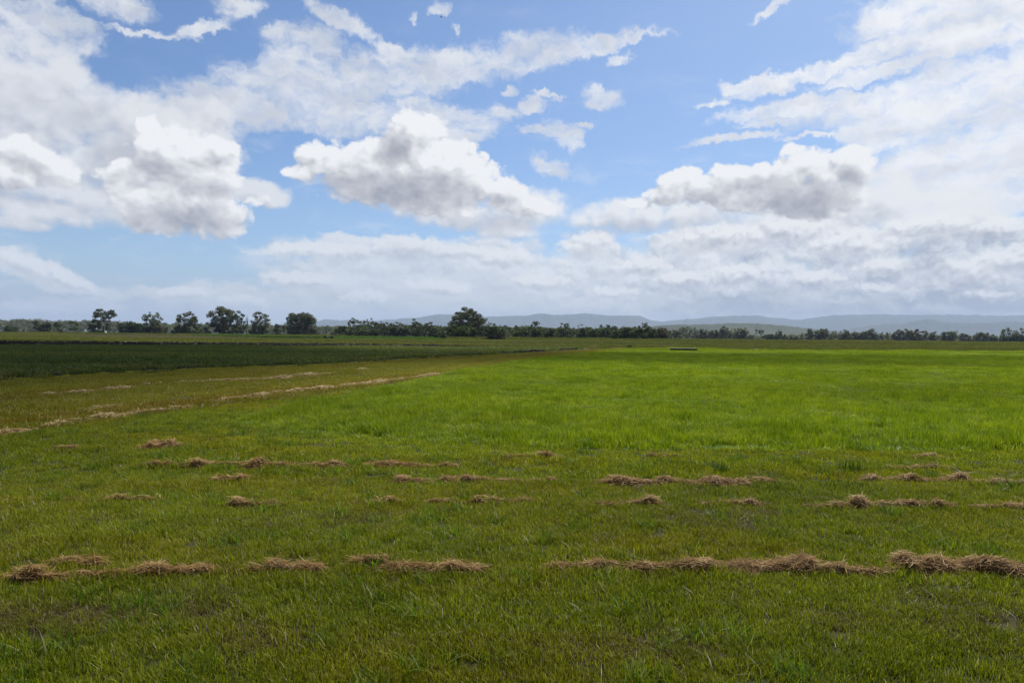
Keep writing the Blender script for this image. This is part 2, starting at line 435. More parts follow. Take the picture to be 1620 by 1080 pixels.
def soil_mat(name, cols, scale=0.4, stretch=(1, 1, 1), rough=0.9, bump=0.0, bscale=8):
    m, nt, out = new_mat(name)
    p = vmath(nt, 'MULTIPLY', world_pos(nt), stretch)
    n1 = noise(nt, p, scale, 8, 0.62); n2 = noise(nt, vmath(nt, 'ADD', p, (9, 3, 1)), scale * 0.17, 4, 0.5)
    f = (n1 * 0.6 + n2 * 0.4).lin(0.34, 0.66)
    c = ramp(nt, f, [(i / (len(cols) - 1), q) for i, q in enumerate(cols)])
    b = nt.nodes.new('ShaderNodeBsdfPrincipled'); _put(nt, b.inputs['Base Color'], c)
    b.inputs['Roughness'].default_value = rough; b.inputs['Specular IOR Level'].default_value = 0.1
    if bump:
        bp = nt.nodes.new('ShaderNodeBump'); bp.inputs['Strength'].default_value = bump; bp.inputs['Distance'].default_value = 0.2
        _put(nt, bp.inputs['Height'], noise(nt, p, bscale, 6, 0.6)); nt.links.new(bp.outputs[0], b.inputs['Normal'])
    nt.links.new(b.outputs[0], out.inputs[0])
    return m

# ------------------------------------------------------------------ ground sheets
def poly_xy(pix):
    return np.array([gp(*p)[:2] for p in pix])

def sheet(name, pix, z, mat):
    pts = poly_xy(pix)
    me = bpy.data.meshes.new(name); bm = bmesh.new()
    f = bm.faces.new([bm.verts.new((p[0], p[1], z)) for p in pts])
    if f.normal.z < 0: f.normal_flip()
    bmesh.ops.triangulate(bm, faces=[f]); bm.normal_update()
    bm.to_mesh(me); bm.free()
    o = link(name, me, mat); o['kind'] = 'structure'
    return o

M_ground = soil_mat('field_ground', [(0.020, 0.022, 0.005), (0.036, 0.038, 0.007), (0.050, 0.046, 0.012)], 1.2)
GS = 17000.0
me = bpy.data.meshes.new('ground'); bm = bmesh.new()
bm.faces.new([bm.verts.new(c) for c in ((-GS, -1500, 0), (GS, -1500, 0), (GS, GS, 0), (-GS, GS, 0))])
bm.to_mesh(me); bm.free()
tag(link('ground', me, M_ground), kind='structure')

GREEN_PIX = [(368, 664), (400, 655), (450, 645), (520, 632), (600, 614), (700, 593), (800, 575), (900, 562), (1000, 552.5), (1060, 550.5), (1150, 553.8), (1300, 555), (1460, 555.5), (1620, 556),
             (1900, 558), (2700, 566), (2700, 728), (1980, 720), (1620, 716), (1300, 714), (1000, 711), (800, 706), (650, 698), (520, 691), (440, 683), (390, 674)]
STRIP_PIX = [(-900, 670), (-160, 612), (0, 601), (160, 592), (320, 584), (500, 578), (640, 569), (760, 562), (915, 554), (985, 550), (1000, 552.5), (900, 562), (800, 575), (700, 593), (600, 612), (450, 632), (300, 648), (150, 668), (0, 692), (-160, 712), (-900, 805)]
CROP_PIX = [(-900, 671), (-200, 616), (0, 600), (160, 591), (320, 583), (500, 577), (640, 568), (760, 561), (880, 554), (925, 551.5), (860, 550.5), (780, 550.5), (640, 549.5), (500, 548.5), (300, 548), (0, 548.5), (-200, 549), (-900, 545)]
SOIL_PIX = [(-900, 545), (-200, 549), (0, 548.5), (300, 548), (500, 548.5), (640, 549.5), (780, 550.5), (860, 550.5), (760, 548), (640, 545), (500, 543.6), (300, 542), (150, 541), (0, 540), (-200, 539), (-900, 534.5)]
WEED_PIX = [(-900, 534.5), (-200, 539), (0, 540), (150, 541), (300, 542), (500, 543.6), (640, 545), (760, 548), (925, 551.5), (985, 550), (900, 543), (700, 539), (520, 536.5), (350, 534.6), (150, 533.6), (0, 531), (-200, 530), (-900, 524)]
BROWN_PIX = [(90, 532.6), (250, 534), (350, 534.6), (520, 536.5), (510, 534.3), (380, 533), (300, 531.3), (140, 530)]
CANE_PIX = [(300, 531.2), (380, 533), (510, 534.3), (520, 536.5), (600, 537.0), (700, 538.4), (690, 532.5), (600, 530.9), (500, 530.0), (380, 529)]
RIGHT_PIX = [(1000, 552), (1060, 550), (1150, 553.3), (1300, 554.5), (1460, 555), (1620, 555.5), (1900, 557.5), (2700, 565.5), (2700, 554), (1900, 547), (1620, 544.2), (1400, 543), (1200, 541.5), (1060, 540.5), (930, 540.5), (900, 543), (985, 550)]

sheet('green_field', GREEN_PIX, 0.004, soil_mat('green_field_floor', [(0.03, 0.06, 0.006), (0.05, 0.10, 0.008), (0.07, 0.12, 0.012)], 0.5))
sheet('stubble_strip', STRIP_PIX, 0.004, soil_mat('stubble', [(0.035, 0.024, 0.007), (0.055, 0.046, 0.010), (0.045, 0.05, 0.009), (0.07, 0.055, 0.018)], 0.35, (0.35, 1, 1)))
sheet('crop_field', CROP_PIX, 0.008, soil_mat('crop_floor', [(0.012, 0.018, 0.007), (0.020, 0.030, 0.010)], 0.4))
sheet('ploughed_strip', SOIL_PIX, 0.012, soil_mat('dark_soil', [(0.020, 0.016, 0.011), (0.040, 0.034, 0.020), (0.030, 0.030, 0.014)], 0.5, (0.5, 1, 1), bump=0.6, bscale=2))
sheet('weedy_strip', WEED_PIX, 0.016, soil_mat('weedy_verge', [(0.030, 0.034, 0.009), (0.060, 0.058, 0.016), (0.045, 0.050, 0.012), (0.075, 0.064, 0.020)], 0.12, (0.12, 1, 1)))
sheet('red_soil_strip', BROWN_PIX, 0.020, soil_mat('red_soil', [(0.030, 0.015, 0.011), (0.055, 0.030, 0.020)], 0.15, (0.2, 1, 1)))
sheet('far_crop_field', CANE_PIX, 0.024, soil_mat('far_crop', [(0.045, 0.075, 0.016), (0.075, 0.11, 0.022)], 0.2, (0.1, 1, 1)))
sheet('rough_pasture', RIGHT_PIX, 0.020, soil_mat('pasture', [(0.032, 0.032, 0.008), (0.048, 0.040, 0.011), (0.036, 0.040, 0.008), (0.055, 0.045, 0.014)], 0.10, (0.12, 1, 1)))

G1, G2, G3, G4, G5 = 'hay of the nearest row', 'hay of the second row', 'hay of the third row', 'hay of the row before the green field', 'hay swaths on the left strip'
HAY = [ # x0, x1, base y, height px, label, group, dens, humps
 (-60, 122, 924, 30, 'brown hay row cut off by the left edge of the photo', G1, 1, 3),
 (84, 160, 899, 27, 'small rounded tan hay heap just behind the left end of the nearest row', G1, 1, 1),
 (112, 205, 916, 20, 'thin ragged brown hay joining two thicker stretches near the left edge', G1, .8, 2),
 (205, 332, 913, 27, 'reddish brown hay stretch right of the small rounded heap', G1, 1, 3),
 (352, 420, 910, 16, 'thin sparse hay with green grass through it, left of a pale flat stretch', G1, .7, 2),
 (418, 512, 907, 24, 'pale flat-topped hay stretch with a lone little heap to its right', G1, 1, 3),
 (555, 612, 897, 22, 'small low brown hay heap between two longer stretches of the nearest row', G1, .9, 1),
 (600, 765, 909, 30, 'long dark-fronted hay stretch left of the wide gap in the nearest row', G1, 1, 3),
 (868, 990, 904, 24, 'tapering hay stretch right of the wide gap in the nearest row', G1, 1, 2),
 (985, 1152, 906, 26, 'long even hay stretch left of the tallest heap', G1, 1, 3),
 (1146, 1292, 906, 44, 'tallest humped hay heap of the nearest row', G1, 1.1, 1),
 (1285, 1425, 910, 22, 'low flat brown hay right of the tallest heap', G1, .9, 2),
 (1415, 1532, 910, 38, 'broad pale hay mound left of the dark notch near the right edge', G1, 1.1, 2),
 (1525, 1680, 912, 42, 'big matted hay mound cut off by the right edge of the photo', G1, 1.1, 3),
 (362, 450, 803, 13, 'lone pale flat hay patch in the grass, left of centre', G3, 1, 2),
 (560, 640, 799, 8, 'faint thin brown hay trace at the left end of the third row', G3, .8, 2),
 (672, 770, 799, 9, 'thin dark hay trace right of a fainter one in the third row', G3, .8, 2),
 (770, 842, 798, 10, 'short thin hay streak ending the left half of the third row', G3, .9, 2),
 (948, 1040, 801, 12, 'low brown hay streak just right of the middle, third row', G3, .9, 2),
 (1102, 1196, 801, 12, 'dark-fronted hay bar standing alone in lush grass', G3, 1, 2),
 (1284, 1330, 806, 11, 'dark-fronted low hay left of a small peaked heap, third row', G3, 1, 1),
 (1322, 1385, 807, 18, 'small peaked hay heap in the third row on the right', G3, 1, 1),
 (1385, 1510, 805, 11, 'long thin greenish hay streak right of the small peaked heap', G3, .8, 3),
 (1540, 1640, 808, 13, 'hay streak cut off by the right edge, third row', G3, .9, 2),
 (10, 265, 796, 10, 'very faint long hay trace in the grass at the left edge', G3, .5, 4),
 (338, 388, 763, 14, 'small peaked brown hay heap on its own, left of centre', G2, 1, 1),
 (625, 728, 767, 16, 'dark wedge-shaped hay stretch at the middle of the second row', G2, 1, 2),
 (725, 842, 766, 12, 'flat pale hay stretch right of the dark wedge-shaped one', G2, .9, 3),
 (845, 880, 765, 9, 'tiny hay tuft ending the left half of the second row', G2, .9, 1),
 (940, 1078, 768, 15, 'long tan hay stretch left of a peaked heap, second row', G2, 1, 3),
 (1078, 1180, 768, 22, 'peaked reddish hay heap behind lush dark grass, below the round tussock', G2, 1, 1),
 (1168, 1225, 765, 13, 'short tan hay stretch right of the peaked reddish heap', G2, 1, 2),
 (1365, 1460, 764, 11, 'low tan hay stretch left of a flat-topped heap, second row', G2, .9, 2),
 (1460, 1530, 764, 15, 'flat-topped tan hay heap near the right edge, second row', G2, 1, 1),
 (1520, 1640, 768, 11, 'dark thin hay strip reaching the right edge, second row', G2, .8, 2),
 (225, 300, 739, 7, 'faint thin hay trace at the left end of the farthest row', G4, .6, 2),
 (300, 384, 739, 10, 'thin knobbly hay stretch at the left of the farthest row', G4, .9, 2),
 (384, 460, 739, 14, 'thickest dark hay stretch at the left of the farthest row', G4, 1, 2),
 (460, 546, 741, 13, 'lumpy dark hay stretch ending at a grassy gap, farthest row', G4, 1, 2),
 (580, 665, 741, 15, 'peaked tan hay heap right of the grassy gap, farthest row', G4, 1, 1),
 (665, 725, 741, 8, 'thin green-flecked hay tail right of a peaked heap, farthest row', G4, .7, 1),
 (800, 880, 724, 7, 'thin hay trace at the front edge of the green field, centre', G4, .8, 2),
 (1030, 1072, 724, 7, 'small hay scrap at the front edge of the green field, right of centre', G4, .8, 1),
 (1455, 1500, 726, 7, 'small dark hay scrap at the edge of the green field, far right', G4, .8, 1),
 (1400, 1500, 743, 8, 'flat scattered tan hay behind the second row on the right', G4, .6, 2),
 (232, 285, 711, 18, 'loose pale hay scattered over a low hump left of the green field', G4, .7, 2),
 (90, 118, 712, 8, 'tiny pale hay tuft in the grass near the left edge', G4, .9, 1),
]

# ------------------------------------------------------------------ grass
PROTO = bpy.data.collections.new('grass_sources')      # holds the clumps the scatters copy; not part of the scene

def blades(n, rad, h0, h1, wid, lean, seed, dry=0.06, segs=2, curl=0.35):
    r = np.random.default_rng(seed)
    a = r.uniform(0, 2 * np.pi, n); d = rad * np.sqrt(r.uniform(0, 1, n))
    bx, by = d * np.cos(a), d * np.sin(a)
    h = r.uniform(h0, h1, n) * (1 - 0.25 * d / rad)
    la = r.uniform(0, 2 * np.pi, n); ln = np.abs(r.normal(0, lean, n)) * h
    w = wid * r.uniform(0.6, 1.3, n)
    fa = la + np.pi / 2 + r.normal(0, 0.5, n)
    tone = np.clip(r.beta(2.2, 2.6, n) * 0.78, 0, 0.8)
    isdry = r.uniform(0, 1, n) < dry
    tone[isdry] = r.uniform(0.86, 1.0, isdry.sum())
    V, T = [], []
    nl = segs + 1
    for i in range(nl):
        t = i / segs
        px = bx + np.cos(la) * ln * (t ** 1.8)
        py = by + np.sin(la) * ln * (t ** 1.8)
        pz = h * (t - curl * 0.35 * t * t * (ln / h))
        ww = w * (1 - 0.85 * t ** 1.5) * 0.5
        ox, oy = np.cos(fa) * ww, np.sin(fa) * ww
        V.append(np.stack([px - ox, py - oy, pz], 1)); V.append(np.stack([px + ox, py + oy, pz], 1))
        T += [tone, tone]
    V = np.stack(V, 1).reshape(-1, 3); T = np.stack(T, 1).ravel()
    base = (np.arange(n) * nl * 2)[:, None, None]
    quads = np.array([[2 * i, 2 * i + 1, 2 * i + 3, 2 * i + 2] for i in range(segs)])[None]
    L = (base + quads).reshape(-1)
    return V, np.full(n * segs, 4), L, T

def proto_set(name, mat, k, **kw):
    c = bpy.data.collections.new(name)
    for i in range(k):
        V, F, L, T = blades(seed=hash((name, i)) % 9973 if False else sum(map(ord, name)) * 31 + i, **kw)
        me = np_mesh('grass_clump', V, F, L, T); me.materials.append(mat)
        c.objects.link(bpy.data.objects.new('%s_%02d' % (name, i), me))
    return c

def scatter(name, pts, scale, coll, k, label, cat, seed=0, zscale=None):
    """ONE object of grass: a clump on every point"""
    r = np.random.default_rng(seed); n = len(pts)
    me = bpy.data.meshes.new(name); me.vertices.add(n)
    me.vertices.foreach_set('co', np.ascontiguousarray(pts, np.float32).ravel())
    z = scale if zscale is None else zscale
    for nm, ty, v in (('rot', 'FLOAT', r.uniform(0, 6.283, n)), ('idx', 'INT', r.integers(0, k, n))):
        a = me.attributes.new(nm, ty, 'POINT'); a.data.foreach_set('value', np.ascontiguousarray(v, np.float32 if ty == 'FLOAT' else np.int32))
    a = me.attributes.new('scl', 'FLOAT_VECTOR', 'POINT')
    a.data.foreach_set('vector', np.stack([scale, scale, z], 1).astype(np.float32).ravel())
    o = link(name, me); tag(o, label, cat, kind='stuff')
    g = bpy.data.node_groups.new(name, 'GeometryNodeTree'); g.is_modifier = True
    g.interface.new_socket('Geometry', in_out='INPUT', socket_type='NodeSocketGeometry')
    g.interface.new_socket('Geometry', in_out='OUTPUT', socket_type='NodeSocketGeometry')
    N = g.nodes.new
    gi, go, ip, ci = N('NodeGroupInput'), N('NodeGroupOutput'), N('GeometryNodeInstanceOnPoints'), N('GeometryNodeCollectionInfo')
    ci.inputs['Collection'].default_value = coll; ci.inputs['Separate Children'].default_value = True; ci.inputs['Reset Children'].default_value = True
    def na(nm, ty):
        q = N('GeometryNodeInputNamedAttribute'); q.data_type = ty; q.inputs['Name'].default_value = nm; return q.outputs[0]
    cx = N('ShaderNodeCombineXYZ')
    Lk = g.links.new
    Lk(na('rot', 'FLOAT'), cx.inputs[2]); Lk(gi.outputs[0], ip.inputs['Points']); Lk(ci.outputs[0], ip.inputs['Instance'])
    ip.inputs['Pick Instance'].default_value = True
    Lk(na('idx', 'INT'), ip.inputs['Instance Index']); Lk(cx.outputs[0], ip.inputs['Rotation']); Lk(na('scl', 'FLOAT_VECTOR'), ip.inputs['Scale'])
    Lk(ip.outputs[0], go.inputs[0])
    md = o.modifiers.new('grass', 'NODES'); md.node_group = g
    return o

def inside(pts, poly):
    x, y = pts[:, 0], pts[:, 1]; res = np.zeros(len(pts), bool)
    j = len(poly) - 1
    for i in range(len(poly)):
        xi, yi, xj, yj = *poly[i], *poly[j]
        with np.errstate(divide='ignore', invalid='ignore'):
            c = ((yi > y) != (yj > y)) & (x < (xj - xi) * (y - yi) / (yj - yi) + xi)
        res ^= c; j = i
    return res

def ring(y0, y1, dens, seed, k=0.80, pad=4.5):
    """random ground points between two distances, a little wider than the view, dens per square metre"""
    r = np.random.default_rng(seed)
    w = k * y1 + pad
    n = int(2 * w * (y1 - y0) * dens)
    y = r.uniform(y0, y1, n); x = r.uniform(-w, w, n)
    m = np.abs(x) < k * y + pad
    return np.stack([x[m], y[m], np.zeros(m.sum())], 1)

P_GREEN, P_STRIP, P_CROP, P_SOIL, P_WEED, P_BROWN, P_CANE, P_RIGHT = map(poly_xy, (GREEN_PIX, STRIP_PIX, CROP_PIX, SOIL_PIX, WEED_PIX, BROWN_PIX, CANE_PIX, RIGHT_PIX))

MOWN = [(0.0, (0.060, 0.080, 0.004)), (0.45, (0.235, 0.262, 0.010)), (0.8, (0.390, 0.380, 0.024)), (0.86, (0.36, 0.29, 0.13)), (1.0, (0.50, 0.46, 0.32))]
TALL = [(0.0, (0.070, 0.120, 0.004)), (0.45, (0.265, 0.312, 0.010)), (0.8, (0.375, 0.390, 0.020)), (0.86, (0.36, 0.36, 0.09)), (1.0, (0.48, 0.48, 0.24))]
DARK = [(0.0, (0.048, 0.062, 0.014)), (0.5, (0.110, 0.138, 0.024)), (0.8, (0.150, 0.165, 0.036)), (1.0, (0.16, 0.16, 0.06))]
STUB = [(0.0, (0.120, 0.115, 0.008)), (0.45, (0.245, 0.225, 0.014)), (0.8, (0.310, 0.262, 0.028)), (0.86, (0.32, 0.24, 0.09)), (1.0, (0.46, 0.36, 0.17))]
WEED = [(0.0, (0.080, 0.090, 0.014)), (0.5, (0.150, 0.150, 0.022)), (0.8, (0.200, 0.175, 0.040)), (1.0, (0.28, 0.24, 0.10))]
M_mown = grass_mat('mown_grass', MOWN, (1.22, 0.92, 0.9), 0.55, 0.75, (0.45, 1.0, 1), fine=0.5)
M_tall = grass_mat('standing_grass', TALL, (0.72, 0.82, 0.8), 0.35, 0.7, (0.7, 1, 1), trans=0.4, var=0.22, rnd=0.4, fine=0.6)
M_dark = grass_mat('dark_crop', DARK, (1.7, 1.35, 1.2), 0.16, 0.8, (0.12, 1, 1), trans=0.25, fine=0.5)
_a, _b = gp(100, 672), gp(540, 613)
ROW = math.atan2(_b.y - _a.y, _b.x - _a.x)
M_stub = grass_mat('strip_grass', STUB, (0.90, 0.62, 0.6), 0.50, 0.75, (0.10, 1, 1), turn=ROW, trans=0.3, fine=0.4)
M_weed = grass_mat('weeds', WEED, (0.7, 0.85, 0.7), 0.05, 0.8, (0.3, 1, 1), trans=0.3)

c_m1 = proto_set('mown_near', M_mown, 6, n=90, rad=0.085, h0=0.020, h1=0.062, wid=0.0050, lean=0.6, dry=0.07, segs=3)
c_m2 = proto_set('mown_mid', M_mown, 6, n=110, rad=0.13, h0=0.020, h1=0.060, wid=0.0075, lean=0.6, dry=0.06)
c_m3 = proto_set('mown_far', M_mown, 5, n=150, rad=0.32, h0=0.03, h1=0.08, wid=0.016, lean=0.6, dry=0.07)
c_t2 = proto_set('tall_mid', M_tall, 6, n=120, rad=0.17, h0=0.07, h1=0.19, wid=0.009, lean=0.5, dry=0.02, segs=3)
c_t3 = proto_set('tall_far', M_tall, 5, n=200, rad=0.40, h0=0.08, h1=0.20, wid=0.020, lean=0.5, dry=0.02)
c_t4 = proto_set('tall_farther', M_tall, 4, n=260, rad=0.9, h0=0.08, h1=0.22, wid=0.045, lean=0.5, dry=0.02)
c_s3 = proto_set('strip_far', M_stub, 5, n=150, rad=0.34, h0=0.03, h1=0.10, wid=0.016, lean=0.7, dry=0.10)
c_d3 = proto_set('crop_leaf', M_dark, 5, n=150, rad=0.42, h0=0.10, h1=0.34, wid=0.05, lean=0.9, dry=0.02)
c_w4 = proto_set('weed_tuft', M_weed, 5, n=160, rad=0.9, h0=0.15, h1=0.50, wid=0.05, lean=0.6, dry=0.15)
M_dead = grass_mat('dead_stalk', [(0, (0.16, 0.15, 0.09)), (0.5, (0.30, 0.29, 0.21)), (1, (0.50, 0.50, 0.42))], (0.9, 0.9, 0.9), 1.0, 0.3, trans=0.2)
c_ds = proto_set('dead_stalk', M_dead, 5, n=7, rad=0.10, h0=0.02, h1=0.065, wid=0.0035, lean=1.2, dry=0.3, segs=3)
c_lt = proto_set('lush_tuft', grass_mat('lush_tuft', [(0, (0.035, 0.070, 0.006)), (0.5, (0.110, 0.170, 0.012)), (0.8, (0.20, 0.25, 0.03)), (1, (0.34, 0.30, 0.16))], (0.9, 0.9, 0.9), 1.0, 0.3), 5, n=48, rad=0.085, h0=0.04, h1=0.115, wid=0.006, lean=0.75, dry=0.05, segs=3)
c_th = proto_set('thatch', grass_mat('thatch', [(0, (0.05, 0.030, 0.012)), (0.6, (0.13, 0.085, 0.035)), (1, (0.26, 0.19, 0.09))], (0.9, 0.9, 0.9), 1.0, 0.3, trans=0.15), 4, n=40, rad=0.10, h0=0.015, h1=0.05, wid=0.004, lean=1.2, dry=0.1)
c_c4 = proto_set('cane_tuft', grass_mat('far_crop_leaf', [(0, (0.05, 0.09, 0.015)), (1, (0.10, 0.16, 0.03))], (0.8, 0.9, 0.8), 0.03, 0.6), 4, n=140, rad=1.2, h0=0.4, h1=0.9, wid=0.10, lean=0.4)

def mown_mask(p):
    return ~(inside(p, P_GREEN) | inside(p, P_STRIP) | inside(p, P_CROP) | inside(p, P_RIGHT) | inside(p, P_SOIL) | inside(p, P_WEED))

def lush(p, seed, a=0.6, b=1.5, fx=0.5, fy=1.4):
    return a + (b - a) * fbm(p[:, 0] * fx, p[:, 1] * fy, seed, 4)

pts = ring(0.8, 7.5, 200, 1); f = fbm(pts[:, 0] * 1.5, pts[:, 1] * 2.6, 91, 3); thatch = np.concatenate([pts[f > 0.58], pts[f > 0.62] + np.array([0.04, 0.03, 0])]); s = lush(pts, 3, 0.80, 1.35) * np.where(f > 0.66, 0.82, 1.0)
scatter('dry_thatch', thatch, 0.9 + 0 * thatch[:, 0], c_th, 4, 'short brown thatch in hollows of the foreground grass', 'dead grass', 23)
scatter('mown_grass', pts, s, c_m1, 6, 'short mown grass in the foreground around the nearest hay row', 'grass', 1)
r_ = np.random.default_rng(77)
# grass growing up through the hay, thicker along the rows
q = []
for (x0, x1, y, hp, *_r2) in HAY:
    a, b = gp(x0, y), gp(x1, y); L_ = (b - a).length; k = int(L_ * (34 if y > 850 else 26))
    t = r_.uniform(-0.03, 1.03, k); off = r_.normal(-0.01, 1.0, k) * hp * a.y / FPX * 1.5
    q.append(np.stack([a.x + (b.x - a.x) * t, a.y + (b.y - a.y) * t + off, np.zeros(k)], 1))
q = np.concatenate(q)
scatter('grass_in_hay', q, r_.uniform(0.9, 1.7, len(q)), c_m1, 6, 'green grass growing up through the hay rows', 'grass', 21, r_.uniform(0.9, 1.9, len(q)))
# pale dead stalks in the foreground, in loose patches
pts = ring(2.4, 9, 26, 78); f = fbm(pts[:, 0] * 0.9, pts[:, 1] * 1.2, 51, 3); pts = pts[f > 0.55]
scatter('dead_stalks', pts, r_.uniform(0.7, 1.3, len(pts)), c_ds, 5, 'pale dead stalks lying in the foreground grass', 'dead grass', 22)
pts = ring(2.4, 17, 5.5, 81); f = fbm(pts[:, 0] * 0.7, pts[:, 1] * 0.9, 53, 3); pts = pts[mown_mask(pts) & (f > 0.46)]
s = r_.uniform(0.7, 1.5, len(pts))
scatter('grass_tufts', pts, s, c_lt, 5, 'darker lush tufts dotted through the mown grass', 'grass', 24)
pts = ring(7.5, 17, 62, 2); pts = pts[mown_mask(pts)]; s = lush(pts, 3, 0.55, 1.5)
scatter('mown_grass', pts, s, c_m2, 6, 'mown grass among the middle hay rows, in front of the standing green field', 'grass', 2)
pts = ring(17, 45, 13, 3, 0.85, 7); pts = pts[mown_mask(pts)]; s = lush(pts, 5, 0.7, 1.4)
scatter('mown_grass', pts, s, c_m3, 5, 'mown grass left of the standing green field', 'grass', 3)
def edge_dist(p, poly):
    d = np.full(len(p), 1e9)
    for a, b in zip(poly, np.roll(poly, -1, 0)):
        ab = b - a; t = np.clip(((p[:, :2] - a) @ ab) / (ab @ ab), 0, 1)
        d = np.minimum(d, np.linalg.norm(p[:, :2] - a - t[:, None] * ab, axis=1))
    return d
def feather(p, lo=0.45, w=0.45):
    return lo + (1 - lo) * np.clip(edge_dist(p, P_GREEN) / w + 0.5 * (fbm(p[:, 0] * 1.3, p[:, 1] * 1.3, 77) - 0.5), 0, 1)
pts = ring(9, 28, 36, 4); pts = pts[inside(pts, P_GREEN)]; s = lush(pts, 8, 0.75, 1.3, 0.35, 0.5)
zs = s * (0.25 + 1.45 * fbm(pts[:, 0] * 0.9, pts[:, 1] * 0.6, 21, 4)) * feather(pts)
scatter('standing_grass', pts, s, c_t2, 6, 'near part of the bright green standing grass field', 'grass', 4, zs)
pts = ring(28, 62, 9, 5); pts = pts[inside(pts, P_GREEN)]; s = lush(pts, 8, 0.8, 1.3, 0.3, 0.4)
zs = s * (0.2 + 1.55 * fbm(pts[:, 0] * 0.5, pts[:, 1] * 0.3, 22, 4)) * feather(pts)
scatter('standing_grass', pts, s, c_t3, 5, 'middle of the bright green standing grass field', 'grass', 5, zs)
pts = ring(62, 150, 1.7, 6); pts = pts[inside(pts, P_GREEN)]; s = lush(pts, 8, 0.8, 1.3, 0.3, 0.4)
zs = s * (0.2 + 1.5 * fbm(pts[:, 0] * 0.25, pts[:, 1] * 0.12, 23, 4))
scatter('standing_grass', pts, s, c_t4, 4, 'far end of the bright green standing grass field', 'grass', 6, zs)
pts = ring(8, 60, 10, 7, 0.87); pts = pts[inside(pts, P_STRIP)]; s = lush(pts, 11, 0.6, 1.5, 0.15, 0.6)
scatter('strip_grass', pts, s, c_s3, 5, 'yellow and brown cut grass in the strip beside the dark crop', 'grass', 7)
pts = ring(60, 130, 3, 17, 0.85); pts = pts[inside(pts, P_STRIP)]; s = lush(pts, 11, 0.8, 1.8, 0.1, 0.4)
scatter('strip_grass', pts, s, c_s3, 5, 'far tapering end of the yellow brown cut grass strip', 'grass', 17)
pts = ring(18, 130, 3.2, 8, 0.95); pts = pts[inside(pts, P_CROP)]
rows = 0.5 + 0.5 * np.sin((pts[:, 1] - 0.12 * pts[:, 0]) * 2 * np.pi / 3.2)
keep = np.random.default_rng(5).uniform(0, 1, len(pts)) < 0.55 + 0.45 * rows
pts = pts[keep]
fr = ring(14, 75, 5, 88, 0.95); fr = fr[inside(fr, P_STRIP)]
fd_ = edge_dist(fr, P_CROP); fr = fr[np.random.default_rng(6).uniform(0, 1, len(fr)) < 0.55 * np.clip(1 - fd_ / (1.1 + 0.02 * fr[:, 1]), 0, 1) ** 1.3]
pts = np.concatenate([pts, fr]); s = lush(pts, 14, 0.6, 1.35, 0.12, 0.3); s[-len(fr):] *= 0.6
scatter('crop', pts, s, c_d3, 5, 'low dark green leafy crop lying in cloud shadow on the left', 'crop', 8)
M_clod = plain('soil_clod', (0.018, 0.014, 0.010), 0.95, 6.0, 0.5, 0.1)
c_clod = bpy.data.collections.new('soil_clod')
for i in range(4):
    bm = bmesh.new(); bmesh.ops.create_icosphere(bm, subdivisions=2, radius=1.0)
    for v in bm.verts:
        q = v.co.copy(); k = 0.6 + 0.8 * float(fbm(np.array([q.x * 2 + i * 7]), np.array([q.y * 2 + q.z * 3]), 40 + i, 3)[0])
        v.co = Vector((q.x * 1.5 * k, q.y * k, q.z * 0.75 * k))
    me = bpy.data.meshes.new('soil_clod'); bm.to_mesh(me); bm.free(); me.materials.append(M_clod)
    c_clod.objects.link(bpy.data.objects.new('soil_clod_%02d' % i, me))
r_ = np.random.default_rng(44)
q = []
front = poly_xy([(-40, 603), (0, 600), (160, 591), (320, 583), (500, 577), (640, 568), (760, 561), (880, 554), (920, 552)])
for a, b in zip(front[:-1], front[1:]):
    k = int(np.linalg.norm(b - a) * 9); t = r_.uniform(0, 1, (k, 1)); ab = (b - a) / np.linalg.norm(b - a)
    pp = a + (b - a) * t; off = r_.normal(0.25, 0.35, (k, 1)); pp = pp + np.array([-ab[1], ab[0]]) * off
    pp = pp[fbm(pp[:, 0] * 0.35, pp[:, 1] * 0.35, 71) > 0.42]
    q.append(np.concatenate([pp, np.zeros((len(pp), 1))], 1))
pts = ring(60, 135, 0.7, 45, 0.95); pts = pts[inside(pts, P_SOIL)]
pts = np.concatenate(q + [pts]); s = r_.uniform(0.05, 0.15, len(pts)) * (1 + (pts[:, 1] > 60) * 0.8)
scatter('soil_clods', pts, s, c_clod, 4, 'dark soil clods along the edges of the left crop', 'soil', 46)
pts = ring(80, 430, 0.22, 9, 0.9); pts = pts[~(inside(pts, P_GREEN) | inside(pts, P_STRIP) | inside(pts, P_CROP) | inside(pts, P_SOIL) | inside(pts, P_BROWN) | inside(pts, P_CANE))]; s = lush(pts, 15, 0.4, 1.3, 0.03, 0.1)
scatter('weeds', pts, s, c_w4, 5, 'dry yellow green weeds on the far verges', 'weeds', 9)
pts = ring(150, 420, 0.18, 10, 0.5); pts = pts[inside(pts, P_CANE)]; s = lush(pts, 16, 0.6, 1.2, 0.05, 0.1)
scatter('far_crop', pts, s, c_c4, 4, 'pale green far crop in front of the middle trees', 'crop', 10)
